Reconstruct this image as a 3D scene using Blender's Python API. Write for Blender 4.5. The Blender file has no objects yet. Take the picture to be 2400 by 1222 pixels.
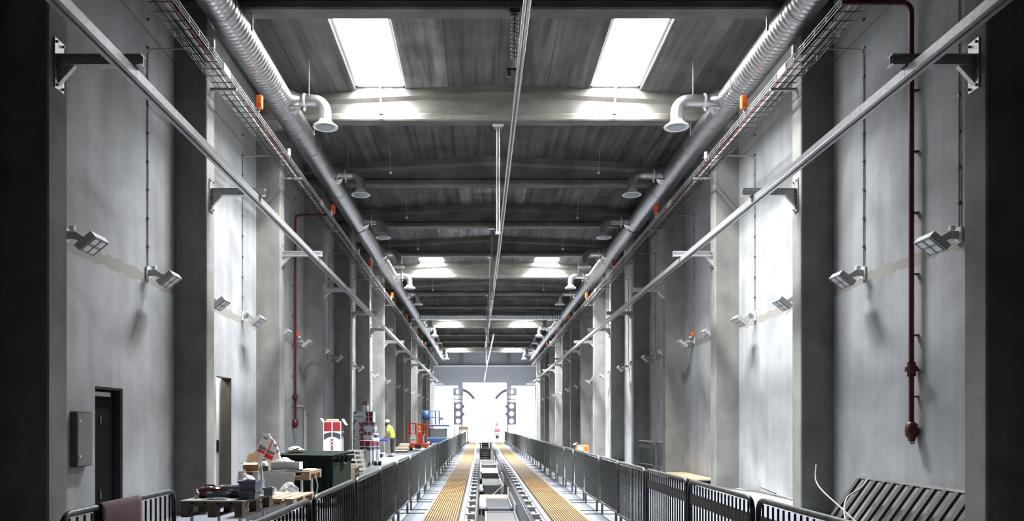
import bpy, bmesh, math, random
from mathutils import Vector, Matrix
random.seed(7)
PI = math.pi
SC = bpy.context.scene
COL = SC.collection

# ------------------------------------------------------------------ camera
EYE = 1.55
FPX, VX, VY = 1860.0, 1127.0, 996.0          # focal length and vanishing point, in pixels of the 2400 x 1222 frame
cam_data = bpy.data.cameras.new('camera')
cam_data.sensor_width = 36.0
cam_data.lens = FPX / 2400 * 36
cam_data.shift_x = (1200 - VX) / 2400
cam_data.shift_y = (VY - 611) / 2400
cam_data.clip_end = 400
cam = bpy.data.objects.new('camera', cam_data)
cam.location = (0, 0, EYE)
cam.rotation_euler = (PI / 2, 0, 0)
COL.objects.link(cam)
SC.camera = cam

# ------------------------------------------------------------------ world, exposure
world = bpy.data.worlds.new('world')
SC.world = world
world.use_nodes = True
wn = world.node_tree
wn.nodes['Background'].inputs['Color'].default_value = (0.97, 0.985, 1.0, 1)
wn.nodes['Background'].inputs['Strength'].default_value = 7.0
SC.view_settings.view_transform = 'Standard'
SC.view_settings.look = 'None'
SC.view_settings.gamma = 1.0
SC.view_settings.exposure = 0.0
SC.view_settings.use_curve_mapping = False
SC.cycles.use_denoising = True
SC.cycles.max_bounces = 10
SC.cycles.diffuse_bounces = 3
SC.cycles.sample_clamp_indirect = 12
SKY_PANE = 8.0                                 # brightness of the translucent rooflight panes
# daylight falling through the eight rooflights: one lamp under each pane
for lit_bay, watts in ((2, 2750), (6, 4700), (10, 4700), (14, 5600)):
    for lx in (0.397 - 2.755, 0.397 + 2.755):
        ld = bpy.data.lights.new('rooflight_daylight', 'AREA')
        ld.shape = 'RECTANGLE'
        ld.size = 1.10
        ld.size_y = 4.5
        ld.energy = watts * (1.0 if lx < 0 else 1.2)
        ld.spread = math.radians(120)
        ld.color = (0.97, 0.985, 1.0)
        lo = bpy.data.objects.new('rooflight_daylight', ld)
        lo.location = (lx, (lit_bay + 0.73) * 5 + 2.68, 10.45)
        COL.objects.link(lo)
# the lamp of the store room behind the open doorway
ld = bpy.data.lights.new('store_room_lamp', 'AREA')
ld.size = 0.5
ld.energy = 90
ld.color = (1.0, 0.93, 0.88)
lo = bpy.data.objects.new('store_room_lamp', ld)
lo.location = (-6.1, 16.6, 3.05)
COL.objects.link(lo)

# ------------------------------------------------------------------ materials
def mat(name, color, rough=0.6, metal=0.0, noise=0.0, scale=6.0, bump=0.0, spec=0.5):
    m = bpy.data.materials.new(name)
    m.use_nodes = True
    nt = m.node_tree
    b = nt.nodes['Principled BSDF']
    b.inputs['Roughness'].default_value = rough
    b.inputs['Metallic'].default_value = metal
    b.inputs['Specular IOR Level'].default_value = spec
    b.inputs['Base Color'].default_value = (*color, 1)
    if noise or bump:
        tc = nt.nodes.new('ShaderNodeTexCoord')
        n = nt.nodes.new('ShaderNodeTexNoise')
        n.inputs['Scale'].default_value = scale
        n.inputs['Detail'].default_value = 6
        nt.links.new(tc.outputs['Object'], n.inputs['Vector'])
        if noise:
            r = nt.nodes.new('ShaderNodeValToRGB')
            r.color_ramp.elements[0].position = 0.3
            r.color_ramp.elements[1].position = 0.7
            r.color_ramp.elements[0].color = (*[c * (1 - noise) for c in color], 1)
            r.color_ramp.elements[1].color = (*[min(1, c * (1 + noise)) for c in color], 1)
            nt.links.new(n.outputs['Fac'], r.inputs['Fac'])
            nt.links.new(r.outputs['Color'], b.inputs['Base Color'])
        if bump:
            bp = nt.nodes.new('ShaderNodeBump')
            bp.inputs['Strength'].default_value = bump
            bp.inputs['Distance'].default_value = 0.01
            nt.links.new(n.outputs['Fac'], bp.inputs['Height'])
            nt.links.new(bp.outputs['Normal'], b.inputs['Normal'])
    return m

def concrete(name, color, streak=(1.6, 1.6, 0.12), amount=0.22, blotch=0.9, rough=0.85, mortar=None, grain=0.3):
    """Cast concrete: large blotches, streaks along one axis, fine speckle and pores, all in world position."""
    m = bpy.data.materials.new(name)
    m.use_nodes = True
    nt = m.node_tree
    N, L = nt.nodes, nt.links
    b = N['Principled BSDF']
    b.inputs['Roughness'].default_value = rough
    b.inputs['Specular IOR Level'].default_value = 0.25
    geo = N.new('ShaderNodeNewGeometry')
    def noise(vec_scale, scale, detail, dist=0.0):
        mp = N.new('ShaderNodeMapping')
        mp.inputs['Scale'].default_value = vec_scale
        L.new(geo.outputs['Position'], mp.inputs['Vector'])
        n = N.new('ShaderNodeTexNoise')
        n.inputs['Scale'].default_value = scale
        n.inputs['Detail'].default_value = detail
        n.inputs['Distortion'].default_value = dist
        L.new(mp.outputs['Vector'], n.inputs['Vector'])
        return n.outputs['Fac']
    def math_(op, a, c):
        n = N.new('ShaderNodeMath')
        n.operation = op
        for i, v in enumerate((a, c)):
            if isinstance(v, (int, float)):
                n.inputs[i].default_value = v
            else:
                L.new(v, n.inputs[i])
        return n.outputs[0]
    def remap(v, lo, hi, a, c):
        n = N.new('ShaderNodeMapRange')
        n.inputs['From Min'].default_value = lo
        n.inputs['From Max'].default_value = hi
        n.inputs['To Min'].default_value = a
        n.inputs['To Max'].default_value = c
        L.new(v, n.inputs['Value'])
        return n.outputs['Result']
    big = remap(noise((1, 1, 1), blotch, 5, 0.6), 0.3, 0.7, 1 - amount, 1 + amount * 0.6)
    st = remap(noise(streak, 2.2, 4, 0.3), 0.35, 0.65, 1 - amount * grain, 1 + amount * grain * 0.7)
    fine = noise((1, 1, 1), 45, 3)
    fi = remap(fine, 0.3, 0.7, 0.94, 1.05)
    k = math_('MULTIPLY', math_('MULTIPLY', big, st), fi)
    mix = N.new('ShaderNodeMix')
    mix.data_type = 'RGBA'
    mix.blend_type = 'MULTIPLY'
    mix.inputs['Factor'].default_value = 1.0
    mix.inputs['A'].default_value = (*color, 1)
    comb = N.new('ShaderNodeCombineColor')
    for c in range(3):
        L.new(k, comb.inputs[c])
    L.new(comb.outputs['Color'], mix.inputs['B'])
    out = mix.outputs['Result']
    if mortar:                                  # a trowelled, tan mortar strip with ragged edges at these heights
        sep = N.new('ShaderNodeSeparateXYZ')
        L.new(geo.outputs['Position'], sep.inputs['Vector'])
        wob = remap(noise((1, 1, 1), 3.0, 6, 0.5), 0.2, 0.8, -0.07, 0.07)
        for z, half, tint in mortar:
            d = math_('ABSOLUTE', math_('ADD', math_('SUBTRACT', sep.outputs['Z'], z), wob if half > .03 else 0.0), 0)
            f = remap(d, half - 0.004, half + 0.004, 1.0, 0.0)
            mm = N.new('ShaderNodeMix')
            mm.data_type = 'RGBA'
            L.new(f, mm.inputs['Factor'])
            L.new(out, mm.inputs['A'])
            mm.inputs['B'].default_value = (*tint, 1)
            out = mm.outputs['Result']
    L.new(out, b.inputs['Base Color'])
    bp = N.new('ShaderNodeBump')
    bp.inputs['Strength'].default_value = 0.25
    bp.inputs['Distance'].default_value = 0.01
    L.new(fine, bp.inputs['Height'])
    L.new(bp.outputs['Normal'], b.inputs['Normal'])
    return m

M = {}
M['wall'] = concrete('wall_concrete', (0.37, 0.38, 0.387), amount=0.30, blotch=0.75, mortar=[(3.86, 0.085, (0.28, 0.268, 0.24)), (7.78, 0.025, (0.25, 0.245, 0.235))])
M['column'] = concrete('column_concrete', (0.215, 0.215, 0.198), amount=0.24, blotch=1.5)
M['beam'] = concrete('beam_concrete', (0.175, 0.168, 0.15), streak=(0.5, 1.5, 1.5), amount=0.28, grain=0.7)
M['ceiling'] = concrete('ceiling_concrete', (0.115, 0.115, 0.113), streak=(2.5, 0.12, 1.0), amount=0.32, blotch=0.7, grain=1.3)
M['plaster'] = concrete('end_wall_panel', (0.80, 0.79, 0.765), amount=0.06)
M['pit'] = concrete('pit_concrete', (0.22, 0.22, 0.215), amount=0.15)
M['ground'] = concrete('yard_paving', (0.7, 0.7, 0.7), amount=0.08)
M['floor'] = mat('floor_paint', (0.135, 0.145, 0.166), 0.55, 0, 0.10, 1.3, 0.05, 0.15)
M['galv'] = mat('galvanised_steel', (0.56, 0.57, 0.58), 0.42, 0.75, 0.14, 14)
M['duct'] = mat('spiral_duct_steel', (0.42, 0.43, 0.44), 0.33, 0.92, 0.08, 9)
M['white_metal'] = mat('white_enamel', (0.74, 0.75, 0.75), 0.4, 0, 0.03, 8)
M['grey_paint'] = mat('grey_enamel', (0.30, 0.31, 0.32), 0.45, 0.2, 0.06, 8)
M['barrier'] = mat('weathered_barrier_steel', (0.15, 0.163, 0.166), 0.45, 0.7, 0.35, 20)
M['band'] = mat('barrier_plate', (0.06, 0.065, 0.07), 0.6, 0.2, 0.2, 12)
M['rail'] = mat('rail_steel', (0.55, 0.55, 0.57), 0.3, 0.85, 0.1, 12)
M['dark_steel'] = mat('dark_steel', (0.12, 0.12, 0.125), 0.5, 0.6, 0.2, 10)
M['black'] = mat('black_rubber', (0.012, 0.012, 0.013), 0.6)
M['void'] = mat('matt_black_and_void', (0.006, 0.006, 0.006), 0.8, spec=0.1)  # black of the door leaf; also painted darkness for recesses and lobby
M['red_pipe'] = mat('red_pipe_paint', (0.085, 0.006, 0.008), 0.4, 0, 0.15, 10)
M['red'] = mat('red_paint', (0.62, 0.02, 0.025), 0.45)
M['orange'] = mat('orange_plastic', (0.85, 0.15, 0.02), 0.4)
M['lift_orange'] = mat('orange_machine_paint', (0.62, 0.075, 0.022), 0.4, 0, 0.05, 8)
M['lift_blue'] = mat('blue_machine_paint', (0.004, 0.024, 0.085), 0.55, 0, 0.08, 8)
M['pale_blue'] = mat('pale_blue_paint', (0.28, 0.5, 0.8), 0.5)
M['cobalt'] = mat('cobalt_paint', (0.01, 0.035, 0.27), 0.4)
M['white'] = mat('white_board', (0.8, 0.8, 0.8), 0.6, 0, 0.03, 5)
M['wood'] = mat('pallet_wood', (0.13, 0.10, 0.07), 0.8, 0, 0.28, 9, 0.3)
M['new_wood'] = mat('fresh_pallet_wood', (0.34, 0.23, 0.13), 0.75, 0, 0.2, 9, 0.2)
M['old_wood'] = mat('grey_board_wood', (0.24, 0.225, 0.19), 0.8, 0, 0.15, 9, 0.2)
M['white_wood'] = mat('whitewashed_wood', (0.66, 0.62, 0.54), 0.8, 0, 0.12, 9, 0.2)
M['ply'] = mat('plywood', (0.62, 0.42, 0.24), 0.7, 0, 0.15, 4)
M['cardboard'] = mat('cardboard', (0.36, 0.22, 0.12), 0.85, 0, 0.12, 6)
M['carton'] = mat('printed_carton_white', (0.62, 0.63, 0.67), 0.6, 0, 0.03, 5)
M['ink_red'] = mat('red_print', (0.24, 0.008, 0.016), 0.6)
M['ink_dark'] = mat('slate_print', (0.03, 0.04, 0.055), 0.6)
M['ink_grey'] = mat('grey_print', (0.2, 0.22, 0.25), 0.6)
M['bin'] = mat('green_bin_plastic', (0.007, 0.012, 0.008), 0.8, 0, 0.2, 5, 0, 0.1)
M['bin_face'] = mat('lighter_green_bin_plastic', (0.026, 0.038, 0.026), 0.8, 0, 0.15, 5, 0, 0.1)  # lighter green than the rest of the bin
M['crate'] = mat('slate_crate_plastic', (0.14, 0.155, 0.19), 0.5, 0, 0.08, 9)
M['crate_dark'] = mat('dark_tray_plastic', (0.045, 0.055, 0.075), 0.5, 0, 0.1, 9)
M['sheet'] = mat('pale_grey_sheet', (0.36, 0.38, 0.41), 0.6, 0, 0.06, 4)
M['bottle_green'] = mat('green_label', (0.0, 0.075, 0.025), 0.5)
M['towel'] = mat('pink_cloth', (0.36, 0.235, 0.27), 0.9, 0, 0.1, 18, 0.3)
M['skin'] = mat('skin', (0.40, 0.21, 0.14), 0.55)
M['hivis'] = mat('hi_vis_yellow', (0.62, 0.85, 0.04), 0.7, 0, 0.05, 20)
M['trousers'] = mat('black_trousers', (0.006, 0.006, 0.008), 0.9)
M['cap'] = mat('pale_cap_cloth', (0.72, 0.72, 0.6), 0.7)
M['hair'] = mat('dark_hair', (0.02, 0.015, 0.012), 0.7)
M['cable_white'] = mat('white_cable', (0.42, 0.40, 0.37), 0.55)
M['cable_red'] = mat('red_cable', (0.55, 0.05, 0.02), 0.5)
M['gypsum'] = mat('white_debris', (0.68, 0.7, 0.7), 0.8)
M['yellow'] = mat('yellow_paint', (0.75, 0.62, 0.1), 0.5)

M['track'] = mat('track_steel', (0.065, 0.065, 0.067), 0.8, 0.0, 0.2, 10, 0, 0.0)
M['chair'] = mat('rail_chair_steel', (0.27, 0.27, 0.275), 0.5, 0.3, 0.2, 10)
M['hood_grey'] = mat('engine_hood_grey', (0.035, 0.036, 0.04), 0.6)
M['slat'] = mat('dark_slat_steel', (0.022, 0.023, 0.021), 0.7, 0.1, 0.25, 14)
M['rod_red'] = mat('dark_red_paint', (0.26, 0.003, 0.004), 0.5)
M['tray'] = mat('shaded_tray_steel', (0.10, 0.10, 0.10), 0.5, 0.6, 0.1, 10)  # darkened tray wire: its shade is put into the colour
M['lamp_grey'] = mat('light_grey_enamel', (0.36, 0.37, 0.37), 0.45, 0, 0.03, 8)
M['trolley'] = mat('trolley_grey_paint', (0.042, 0.045, 0.049), 0.6, 0.0, 0.1, 6)
M['brown_and_shade'] = mat('dark_brown_and_shade', (0.075, 0.07, 0.06), 0.8, 0, 0.15, 8)  # dark brown; also carries painted shade of jambs and cabinet sides
M['ceiling_pale'] = concrete('ceiling_concrete_pale', (0.21, 0.21, 0.207), streak=(2.5, 0.12, 1.0), amount=0.4, blotch=0.9, grain=1.2)
M['ceiling_dark'] = concrete('ceiling_concrete_dark', (0.10, 0.10, 0.098), streak=(2.5, 0.12, 1.0), amount=0.3, blotch=0.7, grain=1.3)

def smooth(pts, n=8):
    """Catmull-Rom curve through the points"""
    P = [Vector(p) for p in pts]
    P = [2 * P[0] - P[1]] + P + [2 * P[-1] - P[-2]]
    out = []
    for i in range(1, len(P) - 2):
        for k in range(n):
            t = k / n
            a, b, c, d = P[i - 1], P[i], P[i + 1], P[i + 2]
            out.append(.5 * ((2 * b) + (c - a) * t + (2 * a - 5 * b + 4 * c - d) * t * t + (3 * b - a - 3 * c + d) * t ** 3))
    return out + [P[-2]]

def grating_mat():
    m = mat('ochre_grating', (0.66, 0.42, 0.14), 0.65)
    nt = m.node_tree
    N, L = nt.nodes, nt.links
    geo = N.new('ShaderNodeNewGeometry')
    w = N.new('ShaderNodeTexWave')
    w.wave_type = 'BANDS'
    w.bands_direction = 'Y'
    w.inputs['Scale'].default_value = 4.0
    L.new(geo.outputs['Position'], w.inputs['Vector'])
    n = N.new('ShaderNodeTexNoise')
    n.inputs['Scale'].default_value = 0.9
    n.inputs['Detail'].default_value = 5
    L.new(geo.outputs['Position'], n.inputs['Vector'])
    r = N.new('ShaderNodeValToRGB')
    r.color_ramp.elements[0].position = 0.28
    r.color_ramp.elements[0].color = (0.08, 0.05, 0.022, 1)
    r.color_ramp.elements[1].position = 0.46
    r.color_ramp.elements[1].color = (0.155, 0.094, 0.033, 1)
    L.new(n.outputs['Fac'], r.inputs['Fac'])
    mx = N.new('ShaderNodeMix')
    mx.data_type = 'RGBA'
    mx.blend_type = 'MULTIPLY'
    mx.inputs['Factor'].default_value = 0.06
    L.new(r.outputs['Color'], mx.inputs['A'])
    L.new(w.outputs['Color'], mx.inputs['B'])
    L.new(mx.outputs['Result'], N['Principled BSDF'].inputs['Base Color'])
    return m
M['grating'] = grating_mat()
M['grating_gap_shade'] = mat('shaded_grating_base', (0.06, 0.036, 0.014), 0.8)  # darker copy of the grating colour, paints shade between the bars

def pane_mat():
    m = bpy.data.materials.new('rooflight_daylight')
    m.use_nodes = True
    nt = m.node_tree
    nt.nodes.remove(nt.nodes['Principled BSDF'])
    e = nt.nodes.new('ShaderNodeEmission')
    e.inputs['Color'].default_value = (0.97, 0.985, 1.0, 1)
    e.inputs['Strength'].default_value = SKY_PANE
    nt.links.new(e.outputs[0], nt.nodes['Material Output'].inputs['Surface'])
    return m
M['pane'] = pane_mat()

def film_mat():
    m = mat('clear_plastic_film', (0.86, 0.88, 0.9), 0.3, 0, 0, 10, 0.5)
    b = m.node_tree.nodes['Principled BSDF']
    b.inputs['Alpha'].default_value = 0.32
    return m
M['film'] = film_mat()
M['film'].node_tree.nodes['Principled BSDF'].inputs['Alpha'].default_value = 0.22

def lamp_glass():
    m = mat('floodlight_lens', (0.75, 0.78, 0.78), 0.12, 0, 0, 1)
    return m
M['lens'] = lamp_glass()

# ------------------------------------------------------------------ mesh helper
class MB:
    def __init__(s):
        s.v, s.f, s.mi, s.sm, s.mats = [], [], [], [], []
    def _m(s, m):
        if m is None:
            return s.mi[-1] if s.mi else 0
        if m not in s.mats:
            s.mats.append(m)
        return s.mats.index(m)
    def add(s, verts, faces, m=None, smooth=False):
        o = len(s.v)
        k = s._m(m)
        s.v += [tuple(p) for p in verts]
        for f in faces:
            s.f.append([i + o for i in f])
            s.mi.append(k)
            s.sm.append(smooth)
        return s
    def box(s, x0, x1, y0, y1, z0, z1, m=None):
        v = [(x, y, z) for z in (z0, z1) for y in (y0, y1) for x in (x0, x1)]
        return s.add(v, [(0, 2, 3, 1), (4, 5, 7, 6), (0, 1, 5, 4), (2, 6, 7, 3), (0, 4, 6, 2), (1, 3, 7, 5)], m)
    def obox(s, c, ax, ay, az, m=None):
        """box about centre c with half-extent vectors"""
        c, ax, ay, az = Vector(c), Vector(ax), Vector(ay), Vector(az)
        v = [c + ax * i + ay * j + az * k for k in (-1, 1) for j in (-1, 1) for i in (-1, 1)]
        return s.add(v, [(0, 2, 3, 1), (4, 5, 7, 6), (0, 1, 5, 4), (2, 6, 7, 3), (0, 4, 6, 2), (1, 3, 7, 5)], m)
    def rbox(s, x0, x1, y0, y1, z0, z1, r, m=None):
        """box with chamfered vertical and top edges"""
        r = min(r, (x1 - x0) / 2.1, (y1 - y0) / 2.1, (z1 - z0) / 2.1)
        def ring(i, z):
            a, b, c, d = x0 + i, x1 - i, y0 + i, y1 - i
            return [(a + r, c, z), (b - r, c, z), (b, c + r, z), (b, d - r, z), (b - r, d, z), (a + r, d, z), (a, d - r, z), (a, c + r, z)]
        rings = [ring(r * .5, z0), ring(0, z0 + r * .5), ring(0, z1 - r * .5), ring(r * .5, z1)]
        v = sum(rings, [])
        f = [tuple(range(7, -1, -1)), tuple(range(24, 32))]
        for k in range(3):
            for i in range(8):
                j = (i + 1) % 8
                f.append((k * 8 + i, k * 8 + j, k * 8 + 8 + j, k * 8 + 8 + i))
        return s.add(v, f, m)
    def tube(s, path, r, n=10, m=None, cap=True, closed=False):
        path = [Vector(p) for p in path]
        rr = r if isinstance(r, (list, tuple)) else [r] * len(path)
        L = len(path)
        verts, faces = [], []
        up = None
        for i, p in enumerate(path):
            if closed:
                t = path[(i + 1) % L] - path[i - 1]
            else:
                t = path[min(i + 1, L - 1)] - path[max(i - 1, 0)]
            if t.length < 1e-9:
                t = Vector((0, 0, 1))
            t.normalize()
            if up is None:
                up = Vector((0, 0, 1)) if abs(t.z) < 0.9 else Vector((1, 0, 0))
            a = up - t * up.dot(t)
            if a.length < 1e-6:
                a = Vector((1, 0, 0)) - t * t.x
            a.normalize()
            up = a
            b = t.cross(a)
            for k in range(n):
                th = 2 * PI * k / n
                verts.append(p + (a * math.cos(th) + b * math.sin(th)) * rr[i])
        rng = L if closed else L - 1
        for i in range(rng):
            i2 = (i + 1) % L
            for k in range(n):
                k2 = (k + 1) % n
                faces.append((i * n + k, i * n + k2, i2 * n + k2, i2 * n + k))
        s.add(verts, faces, m, True)
        if cap and not closed:
            o = len(s.v)
            s.add([verts[k] for k in range(n)], [tuple(range(n - 1, -1, -1))], m)
            s.add([verts[(L - 1) * n + k] for k in range(n)], [tuple(range(n))], m)
        return s
    def cyl(s, p0, p1, r, n=12, m=None):
        return s.tube([p0, p1], r, n, m)
    def lathe(s, prof, origin=(0, 0, 0), n=20, m=None, smooth=True):
        """profile of (radius, z) about a vertical axis"""
        ox, oy, oz = origin
        v, f = [], []
        for r, z in prof:
            for k in range(n):
                th = 2 * PI * k / n
                v.append((ox + r * math.cos(th), oy + r * math.sin(th), oz + z))
        for i in range(len(prof) - 1):
            for k in range(n):
                k2 = (k + 1) % n
                f.append((i * n + k, i * n + k2, (i + 1) * n + k2, (i + 1) * n + k))
        s.add(v, f, m, smooth)
        s.add(v[:n], [tuple(range(n - 1, -1, -1))], m)
        s.add(v[-n:], [tuple(range(n))], m)
        return s
    def prism(s, poly, axis, a, b, m=None):
        """polygon extruded along axis 'x','y' or 'z' from a to b; poly holds the other two coordinates in order"""
        def P(p, t):
            return {'x': (t, p[0], p[1]), 'y': (p[0], t, p[1]), 'z': (p[0], p[1], t)}[axis]
        n = len(poly)
        v = [P(p, a) for p in poly] + [P(p, b) for p in poly]
        f = [tuple(range(n - 1, -1, -1)), tuple(range(n, 2 * n))]
        for i in range(n):
            j = (i + 1) % n
            f.append((i, j, n + j, n + i))
        return s.add(v, f, m)
    def build(s, name, m=None, parent=None, loc=(0, 0, 0), rot=(0, 0, 0)):
        me = bpy.data.meshes.new(name)
        me.from_pydata(s.v, [], s.f)
        mats = s.mats if s.mats else [m]
        if s.mats and m is not None and m not in s.mats:
            mats = s.mats
        for x in mats:
            me.materials.append(x)
        me.polygons.foreach_set('material_index', s.mi)
        me.polygons.foreach_set('use_smooth', s.sm)
        bm = bmesh.new()
        bm.from_mesh(me)
        bmesh.ops.recalc_face_normals(bm, faces=bm.faces)
        bm.to_mesh(me)
        bm.free()
        me.update()
        o = bpy.data.objects.new(name, me)
        COL.objects.link(o)
        o.location = loc
        o.rotation_euler = rot
        if parent is not None:
            o.parent = parent
        return o

def tag(o, label, cat, group=None, kind=None):
    o['label'] = label
    o['category'] = cat
    if group:
        o['group'] = group
    if kind:
        o['kind'] = kind
    return o

def thing(name, label, cat, loc=(0, 0, 0), rot=(0, 0, 0), group=None):
    o = bpy.data.objects.new(name, None)
    o.empty_display_size = 0.2
    COL.objects.link(o)
    o.location = loc
    o.rotation_euler = rot
    return tag(o, label, cat, group)

def struct(o, label=None):
    o['kind'] = 'structure'
    if label:
        o['label'] = label
    return o

KIDS = {}
def dup(root, loc, rot=None, label=None, group=None):
    def cp(o, parent):
        c = o.copy()
        COL.objects.link(c)
        if parent is not None:
            c.parent = parent
        for ch in list(o.children):
            cp(ch, c)
        return c
    r = cp(root, None)
    r.location = loc
    if rot is not None:
        r.rotation_euler = rot
    if label:
        r['label'] = label
    if group:
        r['group'] = group
    return r

def text(name, body, size, loc, rot, m, parent, align='CENTER'):
    c = bpy.data.curves.new(name, 'FONT')
    c.body = body
    c.size = size
    c.align_x = align
    c.align_y = 'CENTER'
    c.extrude = 0.001
    c.offset = size * 0.02
    c.materials.append(m)
    tmp = bpy.data.objects.new(name, c)
    COL.objects.link(tmp)
    bpy.context.view_layer.update()
    me = bpy.data.meshes.new_from_object(tmp.evaluated_get(bpy.context.evaluated_depsgraph_get()))
    bpy.data.objects.remove(tmp)
    o = bpy.data.objects.new(name, me)
    COL.objects.link(o)
    o.location = loc
    o.rotation_euler = rot
    if parent is not None:
        o.parent = parent
    return o

ORD = ['first', 'second', 'third', 'fourth', 'fifth', 'sixth', 'seventh', 'eighth', 'ninth', 'tenth', 'eleventh', 'twelfth',
       'thirteenth', 'fourteenth', 'fifteenth', 'sixteenth', 'seventeenth', 'eighteenth', 'nineteenth', 'twentieth']
TENS = {2: 'twenty', 3: 'thirty', 4: 'forty'}
def nth(i):
    """1 -> first, 21 -> twenty-first"""
    if i <= 20:
        return ORD[i - 1]
    t, u = divmod(i, 10)
    return ('thirtieth' if t == 3 else 'fortieth') if u == 0 else TENS[t] + '-' + ORD[u - 1]

# ------------------------------------------------------------------ hall dimensions
HX = 0.397                       # centre line of the hall
WL, WR = -5.28, 6.07             # wall faces (doorway wall, blank wall)
CL, CR = -4.715, 5.51            # column faces
BAY = 5.0
def cy(n):                       # near face of the n-th pair of columns
    return (n + 0.73) * BAY
COLD = 0.40
ZB = 8.71                        # underside of the roof beams
def zc(x):                       # underside of the roof planks
    return 9.56 - 0.048 * abs(x - HX)
Y0, Y1 = -6.0, 83.7
PIT0, PIT1, PITX0, PITX1, PITZ = 2.0, 69.5, -0.06, 0.80, -1.35
LIT = (2, 6, 10, 14)             # bays with rooflights

# ------------------------------------------------------------------ floor and pit
b = MB()
b.box(WL - .3, PITX0, Y0, Y1, -.3, 0).box(PITX1, WR + .3, Y0, Y1, -.3, 0)
b.box(PITX0, PITX1, Y0, PIT0, -.3, 0).box(PITX0, PITX1, PIT1, Y1, -.3, 0)
struct(b.build('floor', M['floor']), 'grey blue painted workshop floor')
b = MB()
b.box(PITX0 - .2, PITX1 + .2, PIT0 - .2, PIT1 + .2, PITZ - .2, PITZ)
b.box(PITX0 - .2, PITX0, PIT0, PIT1, PITZ, -.3).box(PITX1, PITX1 + .2, PIT0, PIT1, PITZ, -.3)
b.box(PITX0, PITX1, PIT0 - .2, PIT0, PITZ, -.3).box(PITX0, PITX1, PIT1, PIT1 + .2, PITZ, -.3)
struct(b.build('floor_pit', M['pit']), 'concrete inspection pit between the rails')
struct(MB().box(-60, 60, Y1 + .25, 170, -.35, -.02).build('ground_yard', M['ground']), 'sunlit paving outside the open gate')

# ------------------------------------------------------------------ walls
D1 = (10.86, 11.70, 2.08)        # doorway with a dark leaf
D2 = (15.84, 16.80, 2.53)        # open doorway to a store room
b = MB()
for a, c in ((Y0, D1[0]), (D1[1], D2[0]), (D2[1], Y1)):
    b.box(WL - .22, WL, a, c, -.1, 10)
b.box(WL - .22, WL, D1[0], D1[1], D1[2], 10).box(WL - .22, WL, D2[0], D2[1], D2[2], 10)
struct(b.build('wall_left', M['wall']), 'pale concrete wall with two doorways')
struct(MB().box(WR, WR + .22, Y0, Y1, -.1, 10).build('wall_right', M['wall']), 'pale concrete wall without doorways')
struct(MB().box(WL - .3, WR + .3, Y0 - .2, Y0, -.1, 10).build('wall_back', M['wall']))
# store room behind the second doorway
b = MB()
xb = WL - .22
b.box(xb - 1.7, xb - 1.6, 14.6, 19.4, -.1, 3.2).box(xb - 1.7, xb, 14.5, 14.6, -.1, 3.2).box(xb - 1.7, xb, 19.4, 19.5, -.1, 3.2)
b.box(xb - 1.7, xb, 14.5, 19.5, 3.1, 3.2).box(xb - 1.7, xb, 14.5, 19.5, -.1, 0)
struct(b.build('wall_storeroom', M['column']))
b = MB()
b.box(xb - .9, xb - .8, 10.6, 12.0, -.1, 2.4).box(xb - .9, xb, 10.55, 10.6, -.1, 2.4).box(xb - .9, xb, 12.0, 12.05, -.1, 2.4)
b.box(xb - .9, xb, 10.55, 12.05, 2.3, 2.4).box(xb - .9, xb, 10.55, 12.05, -.1, 0)
struct(b.build('wall_lobby', M['void']))  # walls coloured black to paint the dark behind the door
# door 1: dark leaf set back in its frame
d = MB().box(WL - .16, WL - .11, D1[0] + .03, D1[1] - .03, 0.0, D1[2] - .03).build('door_1', M['void'])
struct(d, 'black door leaf set back in the doorway')
MB().box(WL - .21, WL - .02, D1[0], D1[0] + .03, 0, D1[2]).box(WL - .21, WL - .02, D1[1] - .03, D1[1], 0, D1[2]).box(WL - .21, WL - .02, D1[0] + .03, D1[1] - .03, D1[2] - .03, D1[2]).build('frame', M['band'], d)
MB().box(WL - .11, WL - .05, D1[0] + .06, D1[0] + .56, D1[2] - .13, D1[2] - .07).build('door_closer', M['galv'], d)['label'] = 'silver door closer arm box'
for z in (.5, 1.55):
    MB().cyl((WL - .10, D1[0] + .36, z), (WL - .10, D1[0] + .36, z + .12), .012, 8).build('hinge', M['galv'], d)
# door 2: open doorway with brown jambs, their shade put into the colour; white leaf edge inside
d = MB().box(WL - .215, WL - .004, D2[1] - .012, D2[1] - .001, 0, D2[2]).box(WL - .215, WL - .004, D2[0], D2[0] + .012, 0, D2[2]).build('door_2', M['brown_and_shade'])
struct(d, 'brown jambs of the open doorway with painted shade')
MB().box(WL - .36, WL - .30, 16.90, 17.08, 0, 2.6).build('leaf_edge', M['white'], d)
MB().box(WL - .37, WL - .295, 16.885, 16.90, .96, 1.22).build('lock_case', M['black'], d)
t = thing('storage_shelf', 'dark shelf with red and brown boxes inside the open doorway', 'shelf', (-6.55, 19.0, 0))
for x in (-.30, .30):
    MB().box(x - .02, x + .02, -.02, .3, 0, 2.5).build('upright', M['dark_steel'], t)
for z in (.3, .85, 1.4, 1.95, 2.4):
    MB().box(-.32, .32, -.02, .3, z, z + .03).build('shelf_board', M['brown_and_shade'], t)
for k, z in enumerate((.33, .88, 1.43, 1.98)):
    for j, x in enumerate((-.17, .14)):
        o = MB().rbox(-.12, .12, -.13, .13, 0, .24 + .05 * ((k + j) % 3), .01).build('stored_box', (M['red'], M['white'], M['cardboard'])[(k + j) % 3], None, (-6.55 + x, 19.14, z + .001))
        tag(o, '%s box from the floor on the shelf inside the doorway, %s' % (nth(k + 1), 'on the far stack' if j else 'on the near stack'), 'box')

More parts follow.
